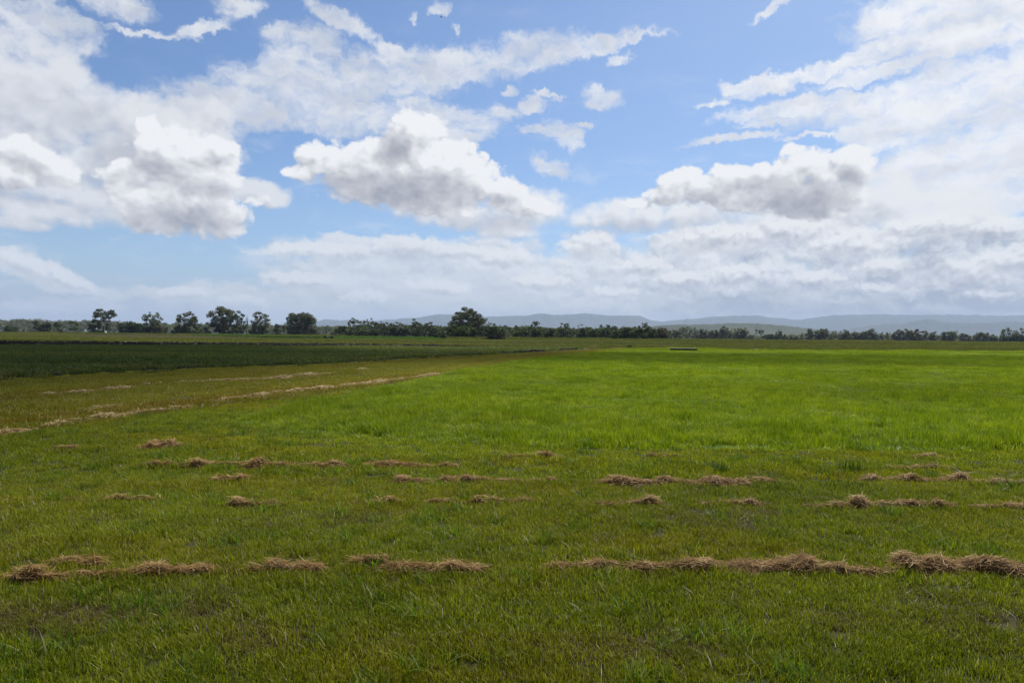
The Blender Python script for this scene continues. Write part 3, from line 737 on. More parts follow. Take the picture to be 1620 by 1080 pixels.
# tall weeds under the far wood on the right, and along the foot of the trees
r_ = np.random.default_rng(31)
n = 2600; px = r_.uniform(1060, 1700, n); dist = r_.uniform(215, 420, n)
pts = np.array([at(a, b) for a, b in zip(px, dist)]); s = 0.8 + 1.6 * fbm(pts[:, 0] * 0.03, pts[:, 1] * 0.03, 6)
scatter('tall_weeds', pts, s, c_w4, 5, 'rank olive weeds in front of the hazy wood on the right', 'weeds', 11, s * 1.3)
n = 2200; px = r_.uniform(-60, 1060, n); dist = r_.uniform(330, 420, n) * np.where(px > 700, 0.72, 1.0)
pts = np.array([at(a, b) for a, b in zip(px, dist)]); s = 0.8 + 1.8 * fbm(pts[:, 0] * 0.03, pts[:, 1] * 0.03, 9)
scatter('tall_weeds', pts, s, c_w4, 5, 'scrubby weeds at the foot of the left and middle trees', 'weeds', 12, s * 1.5)

# ------------------------------------------------------------------ hay
def hay_mat(name, stops):
    m, nt, out = new_mat(name)
    t = attr(nt, 'tone')
    n = noise(nt, world_pos(nt), 6.0, 3, 0.5)
    c = ramp(nt, (t + (n - 0.5) * 0.5).clamp(), stops)
    leafy(nt, out, c, 0.7, 0.18, 0.10, (1.0, 0.9, 0.7))
    return m
M_hay = hay_mat('hay', [(0, (0.050, 0.026, 0.009)), (0.3, (0.150, 0.078, 0.025)), (0.62, (0.33, 0.195, 0.070)), (1.0, (0.60, 0.47, 0.25))])

M_swath = hay_mat('pale_hay', [(0, (0.12, 0.075, 0.025)), (0.35, (0.32, 0.22, 0.09)), (0.7, (0.52, 0.40, 0.19)), (1.0, (0.70, 0.60, 0.36))])

def hay_heap(name, x0, x1, ypix, hpx, seed, label, group, dens=1.0, wid=1.0, y1=None, humps=3):
    """a heap or a stretch of a windrow between two photo columns: matted core and loose stalks in one mesh"""
    r = np.random.default_rng(seed)
    x0, x1 = x0 - 7, x1 + 7
    a, b = gp(x0, ypix - 0.10 * hpx), gp(x1, (ypix if y1 is None else y1) - 0.10 * hpx)
    c = (a + b) / 2; L = (b - a).length; d = c.y
    ax = (b - a).normalized(); ay = Vector((-ax.y, ax.x, 0))
    seen = hpx * d / FPX                                   # height seen = heap height + foreshortened depth
    w = 0.26 * seen * d / CAM_H * wid
    h = 0.42 * seen + (0.028 if d < 5.5 else 0.04 if d < 12 else 0.045)
    hc = np.array([r.uniform(0.1, 0.9) for _ in range(humps)]); hh = r.uniform(0.5, 1.0, humps); hh[r.integers(humps)] = 1.0; hw = r.uniform(0.10, 0.26, humps)
    def prof(t):
        v = (0.62 if group == G1 else 0.48) + 0.30 * (vnoise(t * L * 5, t * 0 + seed, seed) - 0.5)
        for q, k, e in zip(hc, hh, hw): v = np.maximum(v, k * np.exp(-((t - q) / e) ** 2))
        v = v * (0.60 + 0.85 * fbm(t * L * 7, t * 0 + 3, seed + 5, 3))
        return np.clip(v, 0, 1.1) * np.clip(np.minimum(t, 1 - t) * max(7.0, min(L * 10, 18)), 0, 1) ** 0.7
    def surf(t, s):
        """t along 0..1, s across -1..1"""
        p = prof(t); cross = np.clip(1 - s * s, 0, 1) ** 0.8
        bump = 0.50 + 0.95 * fbm(t * L * 11, s * w * 11 + 7, seed + 9, 3)
        wob = (vnoise(t * L * 2.2, t * 0, seed + 2) - 0.5) * w * 0.9
        ww = w * (0.55 + 0.6 * p)
        z = h * p * cross * bump
        lx = (t - 0.5) * L; ly = s * ww + wob
        return np.stack([c.x * 0 + ax.x * lx + ay.x * ly, ax.y * lx + ay.y * ly, z], -1)
    nt_, ns_ = int(np.clip(L / 0.035, 14, 160)), 9
    T, Sg = np.meshgrid(np.linspace(0, 1, nt_), np.linspace(-1, 1, ns_), indexing='ij')
    V = [surf(T.ravel(), Sg.ravel()) - np.array([0, 0, 0.006])]
    q = np.arange(nt_ * ns_).reshape(nt_, ns_)
    loops = [np.stack([q[:-1, :-1], q[1:, :-1], q[1:, 1:], q[:-1, 1:]], -1).reshape(-1)]
    nf = [np.full((nt_ - 1) * (ns_ - 1), 4)]
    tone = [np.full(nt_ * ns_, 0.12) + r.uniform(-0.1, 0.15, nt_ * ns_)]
    # stalks
    px_m = d / 683.0
    sw = max(0.0024, 0.42 * px_m)
    n = int(np.clip(L * w * 2.0 / (0.10 * sw) * 1.5 * dens, 120, 9000))
    # more of them on the humps
    t = r.uniform(0, 1, n * 2); keep = r.uniform(0, 1, n * 2) < 0.30 + 0.7 * prof(t); t = t[keep][:n]; n = len(t)
    s_ = np.clip(r.normal(0, 0.60, n), -1.7, 1.7)
    base = surf(t, np.clip(s_, -1, 1)) + np.stack([ay.x * (s_ - np.clip(s_, -1, 1)) * w, ay.y * (s_ - np.clip(s_, -1, 1)) * w, np.full(n, 0.012)], 1)
    ang = r.normal(0, 0.75, n) + np.where(r.uniform(0, 1, n) < 0.5, 0, np.pi) + math.atan2(ax.y, ax.x)
    ln = r.uniform(0.04, 0.17, n); up = np.abs(r.normal(0.02, 0.20, n)); up[r.uniform(0, 1, n) < 0.05] += 0.5
    dirv = np.stack([np.cos(ang), np.sin(ang), up], 1); dirv /= np.linalg.norm(dirv, axis=1)[:, None]
    bend = np.stack([r.normal(0, 0.3, n), r.normal(0, 0.3, n), r.normal(-0.25, 0.2, n)], 1) * ln[:, None] * 0.5
    side = np.cross(dirv, np.stack([r.normal(0, 0.4, n), r.normal(0, 0.4, n), np.ones(n)], 1)); side /= np.linalg.norm(side, axis=1)[:, None]
    ww = sw * r.uniform(0.6, 1.3, n)[:, None] * 0.5
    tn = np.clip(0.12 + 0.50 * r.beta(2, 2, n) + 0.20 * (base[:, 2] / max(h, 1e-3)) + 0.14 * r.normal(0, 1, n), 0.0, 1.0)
    pts3 = []
    for k in (-0.5, 0.0, 0.5):
        p = base + dirv * (ln[:, None] * k) + bend * (k * k * 4 * 0.5)
        p[:, 2] = np.maximum(p[:, 2], 0.012)
        pts3 += [p - side * ww, p + side * ww]
    SV = np.stack(pts3, 1).reshape(-1, 3); off = nt_ * ns_
    b_ = (np.arange(n) * 6)[:, None, None] + off
    qd = np.array([[0, 1, 3, 2], [2, 3, 5, 4]])[None]
    V.append(SV); loops.append((b_ + qd).reshape(-1)); nf.append(np.full(n * 2, 4)); tone.append(np.repeat(tn, 6))
    V = np.concatenate(V)
    me = np_mesh(name, V, np.concatenate(nf), np.concatenate(loops), np.concatenate(tone))
    o = link(name, me, M_swath if name == 'hay_swath' else M_hay); o.location = (c.x, c.y, 0.0)
    return tag(o, label, 'hay', group)

for i, (x0, x1, y, hp, lab, grp, dn, hm) in enumerate(HAY):
    hay_heap('hay_heap', x0, x1, y, hp, 100 + i, lab, grp, dn, 1.0, None, hm)
SWATH = [ # long pale swaths curving away on the left: polylines in the photo
 ([(-40, 694), (55, 681)], 7, 'pale hay swath piece cut off by the left edge'),
 ([(68, 678), (95, 671)], 6, 'short orange tan hay swath piece near the left edge'),
 ([(105, 671), (190, 660)], 8, 'thickest pale hay swath piece left of the green field'),
 ([(195, 660), (300, 644)], 6, 'long slanting pale hay swath piece left of the green field'),
 ([(330, 638), (420, 625)], 5, 'pale hay swath piece level with the left tip of the green field'),
 ([(420, 625), (540, 613)], 5, 'pale hay swath piece running along the edge of the green field'),
 ([(545, 613), (700, 591)], 3, 'far thin end of the pale hay swath beside the green field'),
 ([(65, 626), (135, 621)], 4, 'pale hay streak at the left end of the upper swath'),
 ([(140, 621), (215, 614)], 5, 'tan hay streak in the middle of the upper swath'),
 ([(230, 611), (252, 608)], 4, 'short bright tan hay scrap on the upper swath'),
 ([(280, 607), (430, 600)], 4, 'long broken pale hay streak along the upper swath'),
 ([(430, 599), (515, 592)], 4, 'pale hay streak at the right end of the upper swath'),
 ([(570, 586), (580, 585)], 3, 'tiny bright hay scrap beyond the upper swath'),
 ([(130, 650), (195, 643)], 3, 'faint pale hay trace between the two left swaths'),
]
for i, (pl, hp, lab) in enumerate(SWATH):
    (x0, y0), (x1, y1) = pl
    hay_heap('hay_swath', x0, x1, y0, hp, 300 + i, lab, G5, 0.75, 0.85, y1, 4)

# ------------------------------------------------------------------ tussocks near the rows and weed clumps farther off
M_tuss = grass_mat('tussock', [(0, (0.020, 0.045, 0.008)), (0.5, (0.040, 0.080, 0.012)), (0.8, (0.075, 0.11, 0.02)), (1, (0.2, 0.17, 0.08))], (0.9, 0.9, 0.9), 2.0, 0.4)
def tussock(name, px, py, wpx, hpx, seed, label, n=260, mat=None, cat='grass tussock', group=None, lean=0.6):
    p = gp(px, py); m = p.y / FPX
    V, F, L, T = blades(n, wpx * m * 0.5, hpx * m * 0.45, hpx * m * 1.15, max(0.005, 0.9 * m), lean, seed, 0.05, 3)
    o = link(name, np_mesh(name, V, F, L, T), mat or M_tuss); o.location = p
    return tag(o, label, cat, group)
tussock('grass_tussock', 1140, 746, 30, 17, 1, 'round dark green grass tussock behind the peaked reddish hay heap', 170)
tussock('grass_tussock', 1348, 747, 44, 24, 2, 'tall spiky grass tussock on the right behind the second hay row', 150, lean=0.45)
tussock('grass_tussock', 1312, 749, 60, 12, 3, 'low spreading dark grass tussock left of the tall spiky one', 150)
tussock('grass_tussock', 1228, 771, 84, 11, 4, 'long dark lush grass tuft in front of the short tan hay', 560)
tussock('grass_tussock', 1345, 773, 96, 12, 5, 'long dark lush grass tuft below the tall spiky tussock', 640)
tussock('grass_tussock', 845, 655, 60, 9, 6, 'darker grass clump inside the green field, left of centre', 300)
for i, (x, y, w, h, lab) in enumerate([(968, 549.5, 9, 4.5, 'dark little weed clump left of a pair on the pasture beyond the green field'), (996, 549.5, 9, 5, 'dark little weed clump at the tip of the brown strip'), (986, 549.5, 14, 3.5, 'pale grey green weed clump between two dark ones'), (901, 546, 20, 4, 'pale grassy weed clump at the right end of the ploughed strip'), (1394, 553, 14, 2.6, 'low green weed clump at the far edge of the green field, right'), (82, 532.5, 5, 3, 'small green weed clump at the foot of the pole')]):
    tussock('weed_clump', x, y, w, h, 40 + i, lab, 160, M_weed if i in (2, 3) else M_tuss, 'weeds')
# ------------------------------------------------------------------ trees
def leaf_mat(name, a, b, trans=0.25):
    m, nt, out = new_mat(name)
    t = attr(nt, 'tone')
    c = mixc(nt, t, a, b)
    leafy(nt, out, c, 0.6, trans, 0.25, (1.05, 1.15, 0.6))
    return m
LEAF = {
 'gum': leaf_mat('gum_leaves', (0.045, 0.055, 0.026), (0.150, 0.155, 0.085), 0.3),
 'dark': leaf_mat('dark_leaves', (0.022, 0.036, 0.012), (0.068, 0.092, 0.030), 0.25),
 'green': leaf_mat('green_leaves', (0.030, 0.050, 0.013), (0.095, 0.125, 0.034), 0.3),
 'grey': leaf_mat('grey_green_leaves', (0.080, 0.088, 0.070), (0.190, 0.195, 0.155), 0.45),  # grey-green foliage, lightened so the colour stands in for distance haze
 'brown': leaf_mat('olive_brown_leaves', (0.050, 0.050, 0.024), (0.135, 0.122, 0.062), 0.3),
}
M_bark = plain('bark', (0.16, 0.14, 0.12), 0.85, 3.0, 0.35)
M_pale = plain('pale_bark', (0.36, 0.33, 0.29), 0.8, 3.0, 0.25)

def tube(V, F, p0, p1, r0, r1, n=6):
    p0, p1 = np.asarray(p0, float), np.asarray(p1, float)
    d = p1 - p0; d /= np.linalg.norm(d) + 1e-9
    a = np.cross(d, (0.3, 0.9, 0.1)); a /= np.linalg.norm(a); b = np.cross(d, a)
    k = len(V)
    for p, r in ((p0, r0), (p1, r1)):
        for i in range(n):
            t = 2 * np.pi * i / n
            V.append(p + (a * np.cos(t) + b * np.sin(t)) * r)
    for i in range(n):
        F.append((k + i, k + (i + 1) % n, k + n + (i + 1) % n, k + n + i))

def limb(V, F, p0, p1, r0, r1, r, segs=3, wob=0.10):
    p0, p1 = np.asarray(p0, float), np.asarray(p1, float); ln = np.linalg.norm(p1 - p0)
    pts = [p0]
    for i in range(1, segs):
        t = i / segs
        pts.append(p0 + (p1 - p0) * t + r.normal(0, wob, 3) * ln * 0.5 + np.array([0, 0, 0.06 * ln * np.sin(np.pi * t)]))
    pts.append(p1)
    for i in range(segs):
        tube(V, F, pts[i], pts[i + 1], r0 + (r1 - r0) * i / segs, r0 + (r1 - r0) * (i + 1) / segs)

def leaves(centres, radii, counts, size, r, flat=0.75):
    """leaf clumps: many leaf faces spread in each clump, uneven"""
    C_ = np.repeat(centres, counts, 0); Rr = np.repeat(radii, counts)
    n = len(C_)
    d = r.normal(0, 1, (n, 3)); d /= np.linalg.norm(d, axis=1)[:, None]
    p = C_ + d * (Rr * r.uniform(0.15, 1.0, n) ** 0.55)[:, None] * np.array([1, 1, flat])
    a = r.normal(0, 1, (n, 3)); a /= np.linalg.norm(a, axis=1)[:, None]
    b = np.cross(a, r.normal(0, 1, (n, 3))); b /= np.linalg.norm(b, axis=1)[:, None]
    s = (size * r.uniform(0.6, 1.4, n))[:, None]
    V = np.stack([p - a * s, p + b * s * 0.45, p + a * s, p - b * s * 0.45], 1).reshape(-1, 3)
    tone = np.repeat(np.clip(np.repeat(r.uniform(0.15, 0.85, len(centres)), counts) + r.normal(0, 0.15, n), 0, 1), 4)
    return V, np.full(n, 4), np.arange(n * 4), tone

def shape(kind, n, r):
    """clump centres in a unit tree: x,y in -1..1 (half width), z in 0..1"""
    out = []
    while len(out) < n:
        x, y = r.uniform(-1, 1, 2); z = r.uniform(0, 1)
        q = math.hypot(x, y)
        if kind == 'umbrella':
            ok = z > 0.48 and q < 1.0 - 0.55 * max(0, (z - 0.78) / 0.22) ** 2 - 0.5 * max(0, (0.62 - z) / 0.14) ** 1.2 and (z > 0.56 + 0.1 * q or r.uniform() < 0.35)
        elif kind == 'gum':
            zz = (z - 0.62) / 0.40
            ok = z > 0.26 and q * q + zz * zz < 1.0 and (q * q + zz * zz > 0.30 or r.uniform() < 0.4)
        elif kind == 'airy':
            zz = (z - 0.60) / 0.42
            ok = z > 0.22 and q * q + zz * zz < 1.0 and (q * q + zz * zz > 0.35 or r.uniform() < 0.35)
        elif kind == 'giant':
            top = 1.0 - 0.55 * max(0, x + 0.05) ** 2.2 - 0.85 * max(0, -x - 0.25) ** 2
            ok = 0.12 < z < top and q < 1 and (z > 0.45 * top or abs(x) > 0.35 or r.uniform() < 0.35)
        elif kind == 'wide':
            ok = z > 0.12 and (q ** 4 + (max(0, z - 0.45) / 0.53) ** 4 < 1) and (z > 0.35 or q > 0.3 or r.uniform() < 0.5)
        elif kind == 'pine':
            ok = q < (1 - z) * 0.8 + 0.25
        elif kind == 'dome':
            ok = q * q + (max(0, z - 0.42) / 0.56) ** 2 < 1.0 and z > 0.04
        elif kind == 'slim':
            ok = (z > 0.62 and math.hypot(x + 0.15, y) < 0.55) or (0.42 < z < 0.72 and q > 0.45 and q < 1.0)
        else:   # round bush, down to the ground
            ok = q * q + (max(0, z - 0.35) / 0.64) ** 2 < 1.0
        if ok: out.append((x, y, z))
    return np.array(out)

def make_tree(px, top, wpx, dist, kind, leaf, seed, label, group, name='tree', bark=None):
    r = np.random.default_rng(seed)
    p = at(px, dist); m = mpp(dist)
    if group == GB:
        wpx *= 1.2; top -= 1.0
    if group == GR:
        wpx *= 1.22
        if kind in ('wide',): kind = 'dome'
    h = (hz(px) + 1.6 / m - top) * m
    w = wpx * m * 0.5
    root = empty(name, p)
    tag(root, label, 'bush' if name == 'bush' else 'tree', group)
    V, F = [], []
    if kind == 'dead':
        tr = 0.02 * h; fork = None
        limb(V, F, (0, 0, -0.2), (0.1 * w, 0, h * 0.55), tr, tr * 0.6, r)
        for i in range(9):
            a = r.uniform(0, 6.28); z0 = r.uniform(0.3, 0.54) * h
            e = np.array([math.cos(a) * w * r.uniform(0.4, 1), math.sin(a) * w * r.uniform(0.4, 1), min(h, z0 + r.uniform(0.2, 0.5) * h)])
            limb(V, F, (0.05 * w, 0, z0), e, tr * 0.5, tr * 0.15, r)
    else:
        size = 0.00095 * dist * (1.15 if kind in ('round', 'pine') else 1.0)
        nc = {'umbrella': 46, 'gum': 56, 'airy': 58, 'giant': 100, 'wide': 62, 'pine': 18, 'slim': 18, 'dome': 60}.get(kind, 30)
        nc = max(8, int(nc * min(1.2, max(0.5, wpx / 34))))
        cr = {'umbrella': 0.18, 'gum': 0.195, 'airy': 0.18, 'giant': 0.135, 'wide': 0.20, 'pine': 0.30, 'slim': 0.3, 'dome': 0.24}.get(kind, 0.30)
        c = shape(kind, nc, r)
        cen = c * np.array([w * 0.84, w * 0.84, h * 0.93]); rad = r.uniform(0.6, 1.25, nc) * cr * max(w, 0.34 * h)
        cen[:, 2] = np.clip(cen[:, 2], rad * 0.5, h - rad * 0.55)
        cnt = np.maximum(10, (rad ** 2 / size ** 2 * {'umbrella': 6, 'gum': 6, 'airy': 5, 'giant': 7, 'wide': 7, 'slim': 8, 'dome': 8}.get(kind, 9)).astype(int))
        LV, LF, LL, LT = leaves(cen, rad, cnt, size, r, 0.72)
        LV[:, 2] = np.maximum(LV[:, 2], 0.05)
        link('crown', np_mesh('crown', LV, LF, LL, LT), LEAF[leaf], root)
        tr = max(0.10, 0.020 * h)
        if kind in ('round',):
            for i in range(4):
                limb(V, F, (r.normal(0, 0.05) * w, r.normal(0, 0.05) * w, -0.2), cen[r.integers(nc)] * 0.9, tr * 0.7, tr * 0.2, r)
        elif kind == 'pine':
            limb(V, F, (0, 0, -0.2), (0, 0, h * 0.9), tr, tr * 0.2, r, 3, 0.02)
        else:
            stems = {'wide': 4, 'giant': 3}.get(kind, 1)
            for sidx in range(stems):
                fx = 0 if stems == 1 else (sidx / (stems - 1) - 0.5) * 0.9
                fork = np.array([fx * w + r.normal(0, 0.06) * w, r.normal(0, 0.1) * w, h * r.uniform(0.30, 0.40)])
                limb(V, F, (fx * tr * 1.2, 0, -0.2), fork, tr, tr * 0.75, r, 3, 0.04)
                near = np.argsort(np.abs(cen[:, 0] - fx * w) + r.uniform(0, 0.5, nc) * w)[: 11 if stems == 1 else 8]
                for k in near:
                    limb(V, F, fork, cen[k], tr * 0.5, tr * 0.12, r)
    me = np_mesh('trunk', np.array(V), np.full(len(F), 4), np.array(F).ravel(), smooth=True)
    link('trunk', me, bark or M_bark, root)
    return root

GL, GM, GD, GR, GB = 'gum trees standing along the left of the horizon', 'trees and bushes of the middle thicket', 'bushes under the left trees', 'hazy trees of the far wood on the right', 'dark bushes in front of the middle thicket'
T = [ # px, top y, width px, dist, kind, leaf, name, group, label
 (19, 515, 24, 420, 'round', 'green', 'bush', GD, 'low olive bush farthest left, near the photo edge'),
 (36, 521, 12, 430, 'round', 'brown', 'bush', GD, 'very small bush just right of the farthest left bush'),
 (66, 506.5, 34, 400, 'round', 'dark', 'bush', GD, 'big dark dome-shaped bush behind the pale pole'),
 (93, 507.5, 22, 410, 'gum', 'green', 'tree', GD, 'rounded tree just right of the pale pole'),
 (97, 522, 8, 380, 'round', 'dark', 'bush', GD, 'tiny dark bush below the rounded tree right of the pole'),
 (116, 505, 20, 410, 'gum', 'green', 'tree', GD, 'tree with a pointed pale-tipped top, left of the tall umbrella gum'),
 (151, 504.5, 24, 400, 'round', 'dark', 'bush', GD, 'dark upright bush at the left foot of the tall umbrella gum'),
 (165, 485, 39, 400, 'umbrella', 'gum', 'tree', GL, 'tall gum with an umbrella crown on bare limbs, above the tiny white hut'),
 (166, 507, 22, 405, 'round', 'dark', 'bush', GD, 'dark bush beneath the umbrella crown, behind the tiny white hut'),
 (187, 506, 13, 520, 'gum', 'grey', 'tree', GL, 'small hazy tree right of the umbrella gum'),
 (209, 508, 42, 395, 'round', 'dark', 'bush', GD, 'broad dark half-round bush left of a round airy gum'),
 (240, 490.5, 35, 400, 'airy', 'gum', 'tree', GL, 'round airy gum right of the broad dark bush'),
 (243, 511, 30, 402, 'round', 'brown', 'bush', GD, 'brownish scrub beneath the round airy gum'),
 (263, 513, 16, 410, 'round', 'grey', 'bush', GD, 'grey green bush between the round airy gum and a small pointed dark bush'),
 (275, 513, 12, 395, 'pine', 'dark', 'bush', GD, 'small pointed dark bush left of the tiered gum'),
 (297, 490.5, 36, 400, 'gum', 'gum', 'tree', GL, 'gum with layered tiers of foliage, left of the biggest left gum'),
 (314, 506, 18, 410, 'airy', 'gum', 'tree', GL, 'drooping open tree at the right shoulder of the tiered gum'),
 (290, 512, 28, 395, 'round', 'dark', 'bush', GD, 'dark bush at the foot of the tiered gum'),
 (312, 517, 22, 400, 'round', 'green', 'bush', GD, 'dull green bush below the drooping open tree'),
 (331, 508, 20, 395, 'round', 'dark', 'bush', GD, 'dark smooth bush left under the biggest left gum'),
 (352, 483, 50, 395, 'gum', 'gum', 'tree', GL, 'biggest gum of the left group, with a pale car beneath'),
 (376, 489.5, 30, 392, 'wide', 'green', 'tree', GL, 'dense olive tree leaning against the right of the biggest left gum'),
 (355, 511, 34, 400, 'round', 'dark', 'bush', GD, 'dark bush beneath the biggest left gum, behind the pale car'),
 (391, 494, 9, 398, 'dead', 'gum', 'tree', GL, 'thin dead leafless tree at the right of the dense olive tree'),
 (412, 491.5, 37, 398, 'airy', 'brown', 'tree', GL, 'round brownish gum standing alone between two gaps of sky'),
 (410, 514, 30, 402, 'round', 'green', 'bush', GD, 'low scrub at the foot of the round brownish gum'),
 (437, 511, 20, 402, 'round', 'brown', 'bush', GD, 'low brown scrub right of the round brownish gum'),
 (449, 508, 9, 405, 'airy', 'grey', 'tree', GL, 'small thin tree at the left edge of the wide many-stemmed gum'),
 (477, 492.5, 56, 398, 'wide', 'gum', 'tree', GL, 'wide many-stemmed gum with a flat uneven top'),
 (478, 515, 46, 402, 'round', 'brown', 'bush', GD, 'scrub among the stems of the wide many-stemmed gum'),
 (517, 513, 13, 560, 'gum', 'grey', 'tree', GM, 'small hazy tree in the gap in front of the blue range'),
 (532, 519, 18, 500, 'round', 'grey', 'bush', GM, 'hazy scrub right of the small hazy tree in the gap'),
 (542, 513, 22, 372, 'round', 'dark', 'bush', GM, 'dark bush at the left end of the middle thicket'),
 (561, 501, 25, 370, 'umbrella', 'gum', 'tree', GM, 'gum with a round see-through head at the left of the middle thicket'),
 (583, 501.5, 21, 372, 'umbrella', 'gum', 'tree', GM, 'gum with a curled dark head right of the see-through one'),
 (599, 504.5, 22, 375, 'wide', 'brown', 'tree', GM, 'brownish upright tree right of the curled dark head'),
 (611, 508, 14, 378, 'wide', 'brown', 'tree', GM, 'smaller brownish tree in the middle thicket, before the first dip'),
 (619, 509, 14, 365, 'round', 'dark', 'tree', GM, 'small dark domed tree left of a rounded fawn one'),
 (629, 507, 21, 368, 'wide', 'brown', 'tree', GM, 'rounded fawn tree beside a small dark domed one'),
 (646, 512, 10, 375, 'pine', 'dark', 'tree', GM, 'small spiky tree left of the slim split-headed gum'),
 (658, 497.5, 17, 368, 'slim', 'gum', 'tree', GM, 'slim gum with a split head rising alone over the thicket'),
 (678, 507.5, 24, 365, 'wide', 'brown', 'tree', GM, 'rounded olive tree right of the slim split-headed gum'),
 (664, 511, 16, 362, 'round', 'green', 'bush', GM, 'green bush at the foot of the slim split-headed gum'),
 (552, 517, 18, 350, 'round', 'dark', 'bush', GB, 'dark low bush under the see-through gum head'),
 (572, 517, 20, 352, 'round', 'green', 'bush', GB, 'dull low bush between the see-through and the curled gum heads'),
 (592, 519, 20, 350, 'round', 'dark', 'bush', GB, 'dark low bush under the curled gum head'),
 (620, 518, 24, 345, 'round', 'dark', 'bush', GB, 'dark low bush below the rounded fawn tree'),
 (642, 518, 22, 345, 'round', 'dark', 'bush', GB, 'dark low bush at the pale end of the far crop'),
 (664, 519, 24, 340, 'round', 'dark', 'bush', GB, 'dark low bush below the slim split-headed gum'),
 (686, 518, 20, 335, 'round', 'dark', 'bush', GB, 'dark low bush behind the little round bush in the field'),
 (697, 524, 18, 232, 'round', 'dark', 'bush', GB, 'little round dark bush standing out in the field, left of the giant gum'),
 (700, 512, 18, 345, 'round', 'green', 'tree', GM, 'leafy low tree just left of the giant gum'),
 (714, 505.5, 20, 320, 'gum', 'green', 'tree', GM, 'green shoulder tree at the left side of the giant gum'),
 (741, 485, 74, 315, 'giant', 'gum', 'tree', GM, 'giant gum, the tallest crown of all, with pale forked trunks'),
 (768, 499, 17, 325, 'airy', 'gum', 'tree', GM, 'small open tree at the right shoulder of the giant gum'),
 (780, 508, 18, 330, 'gum', 'green', 'tree', GM, 'low tree behind the big dense bush right of the giant gum'),
 (722, 514, 34, 262, 'round', 'green', 'bush', GB, 'broad green bush at the left foot of the giant gum'),
 (742, 516, 26, 258, 'round', 'green', 'bush', GB, 'broad bright-edged bush in the middle under the giant gum'),
 (758, 517, 18, 280, 'round', 'dark', 'bush', GB, 'small dark bush under the right of the giant gum'),
 (782, 515, 34, 236, 'round', 'dark', 'bush', GB, 'big dense near-black bush right of the giant gum'),
 (799, 512.5, 14, 320, 'gum', 'green', 'tree', GM, 'small round-headed tree right of the big dense bush'),
 (802, 520, 16, 300, 'round', 'grey', 'bush', GB, 'grey green scrub right of the big dense bush'),
 (818, 512.5, 16, 320, 'gum', 'green', 'tree', GM, 'small pointed green tree left of the compact dark gum'),
 (826, 518, 24, 310, 'round', 'green', 'bush', GB, 'green scrub below the small pointed green tree'),
 (846, 505.5, 22, 320, 'wide', 'dark', 'tree', GM, 'compact dark gum standing above the scrub against the blue range'),
 (848, 519, 24, 305, 'round', 'green', 'bush', GB, 'bright-tipped scrub at the foot of the compact dark gum'),
 (862, 514, 6, 320, 'dead', 'gum', 'tree', GM, 'tiny dead leafless tree right of the compact dark gum'),
 (871, 518, 22, 315, 'round', 'green', 'bush', GB, 'low scrub right of the tiny dead tree'),
 (894, 508.5, 23, 325, 'wide', 'gum', 'tree', GM, 'round-topped gum left of a smaller open gum'),
 (893, 518, 24, 315, 'round', 'dark', 'bush', GB, 'dark bush below the round-topped gum'),
 (918, 511, 17, 325, 'airy', 'gum', 'tree', GM, 'smaller open gum right of the round-topped gum'),
 (920, 520, 20, 310, 'round', 'dark', 'bush', GB, 'dark bush below the smaller open gum'),
 (933, 516, 9, 335, 'pine', 'dark', 'tree', GM, 'leftmost small spire of the ragged she-oak row'),
 (941, 513.5, 11, 335, 'pine', 'dark', 'tree', GM, 'ragged dark spire with a gap of sky at its right, she-oak row'),
 (951, 512, 11, 340, 'pine', 'grey', 'tree', GM, 'pale ragged spire of the she-oak row'),
 (961, 511, 13, 335, 'pine', 'dark', 'tree', GM, 'tallest ragged dark spire of the she-oak row'),
 (972, 512, 16, 335, 'wide', 'dark', 'tree', GM, 'broad dark rounded tree right of the tallest she-oak spire'),
 (983, 515.5, 10, 338, 'pine', 'dark', 'tree', GM, 'rightmost small spire of the ragged she-oak row'),
 (940, 520, 22, 315, 'round', 'green', 'bush', GB, 'green bush under the left of the she-oak row'),
 (957, 520, 20, 310, 'round', 'dark', 'bush', GB, 'dark bush under the tallest she-oak spire'),
 (1002, 515, 18, 345, 'airy', 'grey', 'tree', GM, 'grey open tree left of the last tall gum of the thicket'),
 (1017, 506, 20, 330, 'gum', 'gum', 'tree', GM, 'last tall gum at the right of the middle thicket'),
 (974, 521, 20, 285, 'round', 'dark', 'bush', GB, 'dark bush at the left end of the dense right clump'),
 (990, 518, 24, 280, 'round', 'dark', 'bush', GB, 'rounded dark bush, second from left in the dense right clump'),
 (1010, 518, 24, 278, 'round', 'green', 'bush', GB, 'green bush in the middle of the dense right clump, below the last tall gum'),
 (1028, 517.5, 22, 280, 'round', 'dark', 'bush', GB, 'tall dark bush right of the last tall gum'),
 (1045, 518, 26, 290, 'round', 'brown', 'bush', GB, 'brownish rounded bush at the right end of the dense right clump'),
 (1058, 522, 6, 330, 'dead', 'gum', 'tree', GM, 'tiny bare sapling in the gap between the middle thicket and the far wood'),
 # far wood on the right
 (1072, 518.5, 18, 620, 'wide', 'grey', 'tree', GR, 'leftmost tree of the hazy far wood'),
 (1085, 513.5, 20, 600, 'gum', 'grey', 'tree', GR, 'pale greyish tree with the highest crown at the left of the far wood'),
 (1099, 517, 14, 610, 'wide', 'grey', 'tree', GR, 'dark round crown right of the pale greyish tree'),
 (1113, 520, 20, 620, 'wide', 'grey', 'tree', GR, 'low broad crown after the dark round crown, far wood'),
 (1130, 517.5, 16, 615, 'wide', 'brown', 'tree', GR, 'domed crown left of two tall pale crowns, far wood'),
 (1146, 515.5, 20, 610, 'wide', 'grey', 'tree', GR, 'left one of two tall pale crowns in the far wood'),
 (1172, 515.5, 22, 610, 'wide', 'grey', 'tree', GR, 'right one of two tall pale crowns in the far wood'),
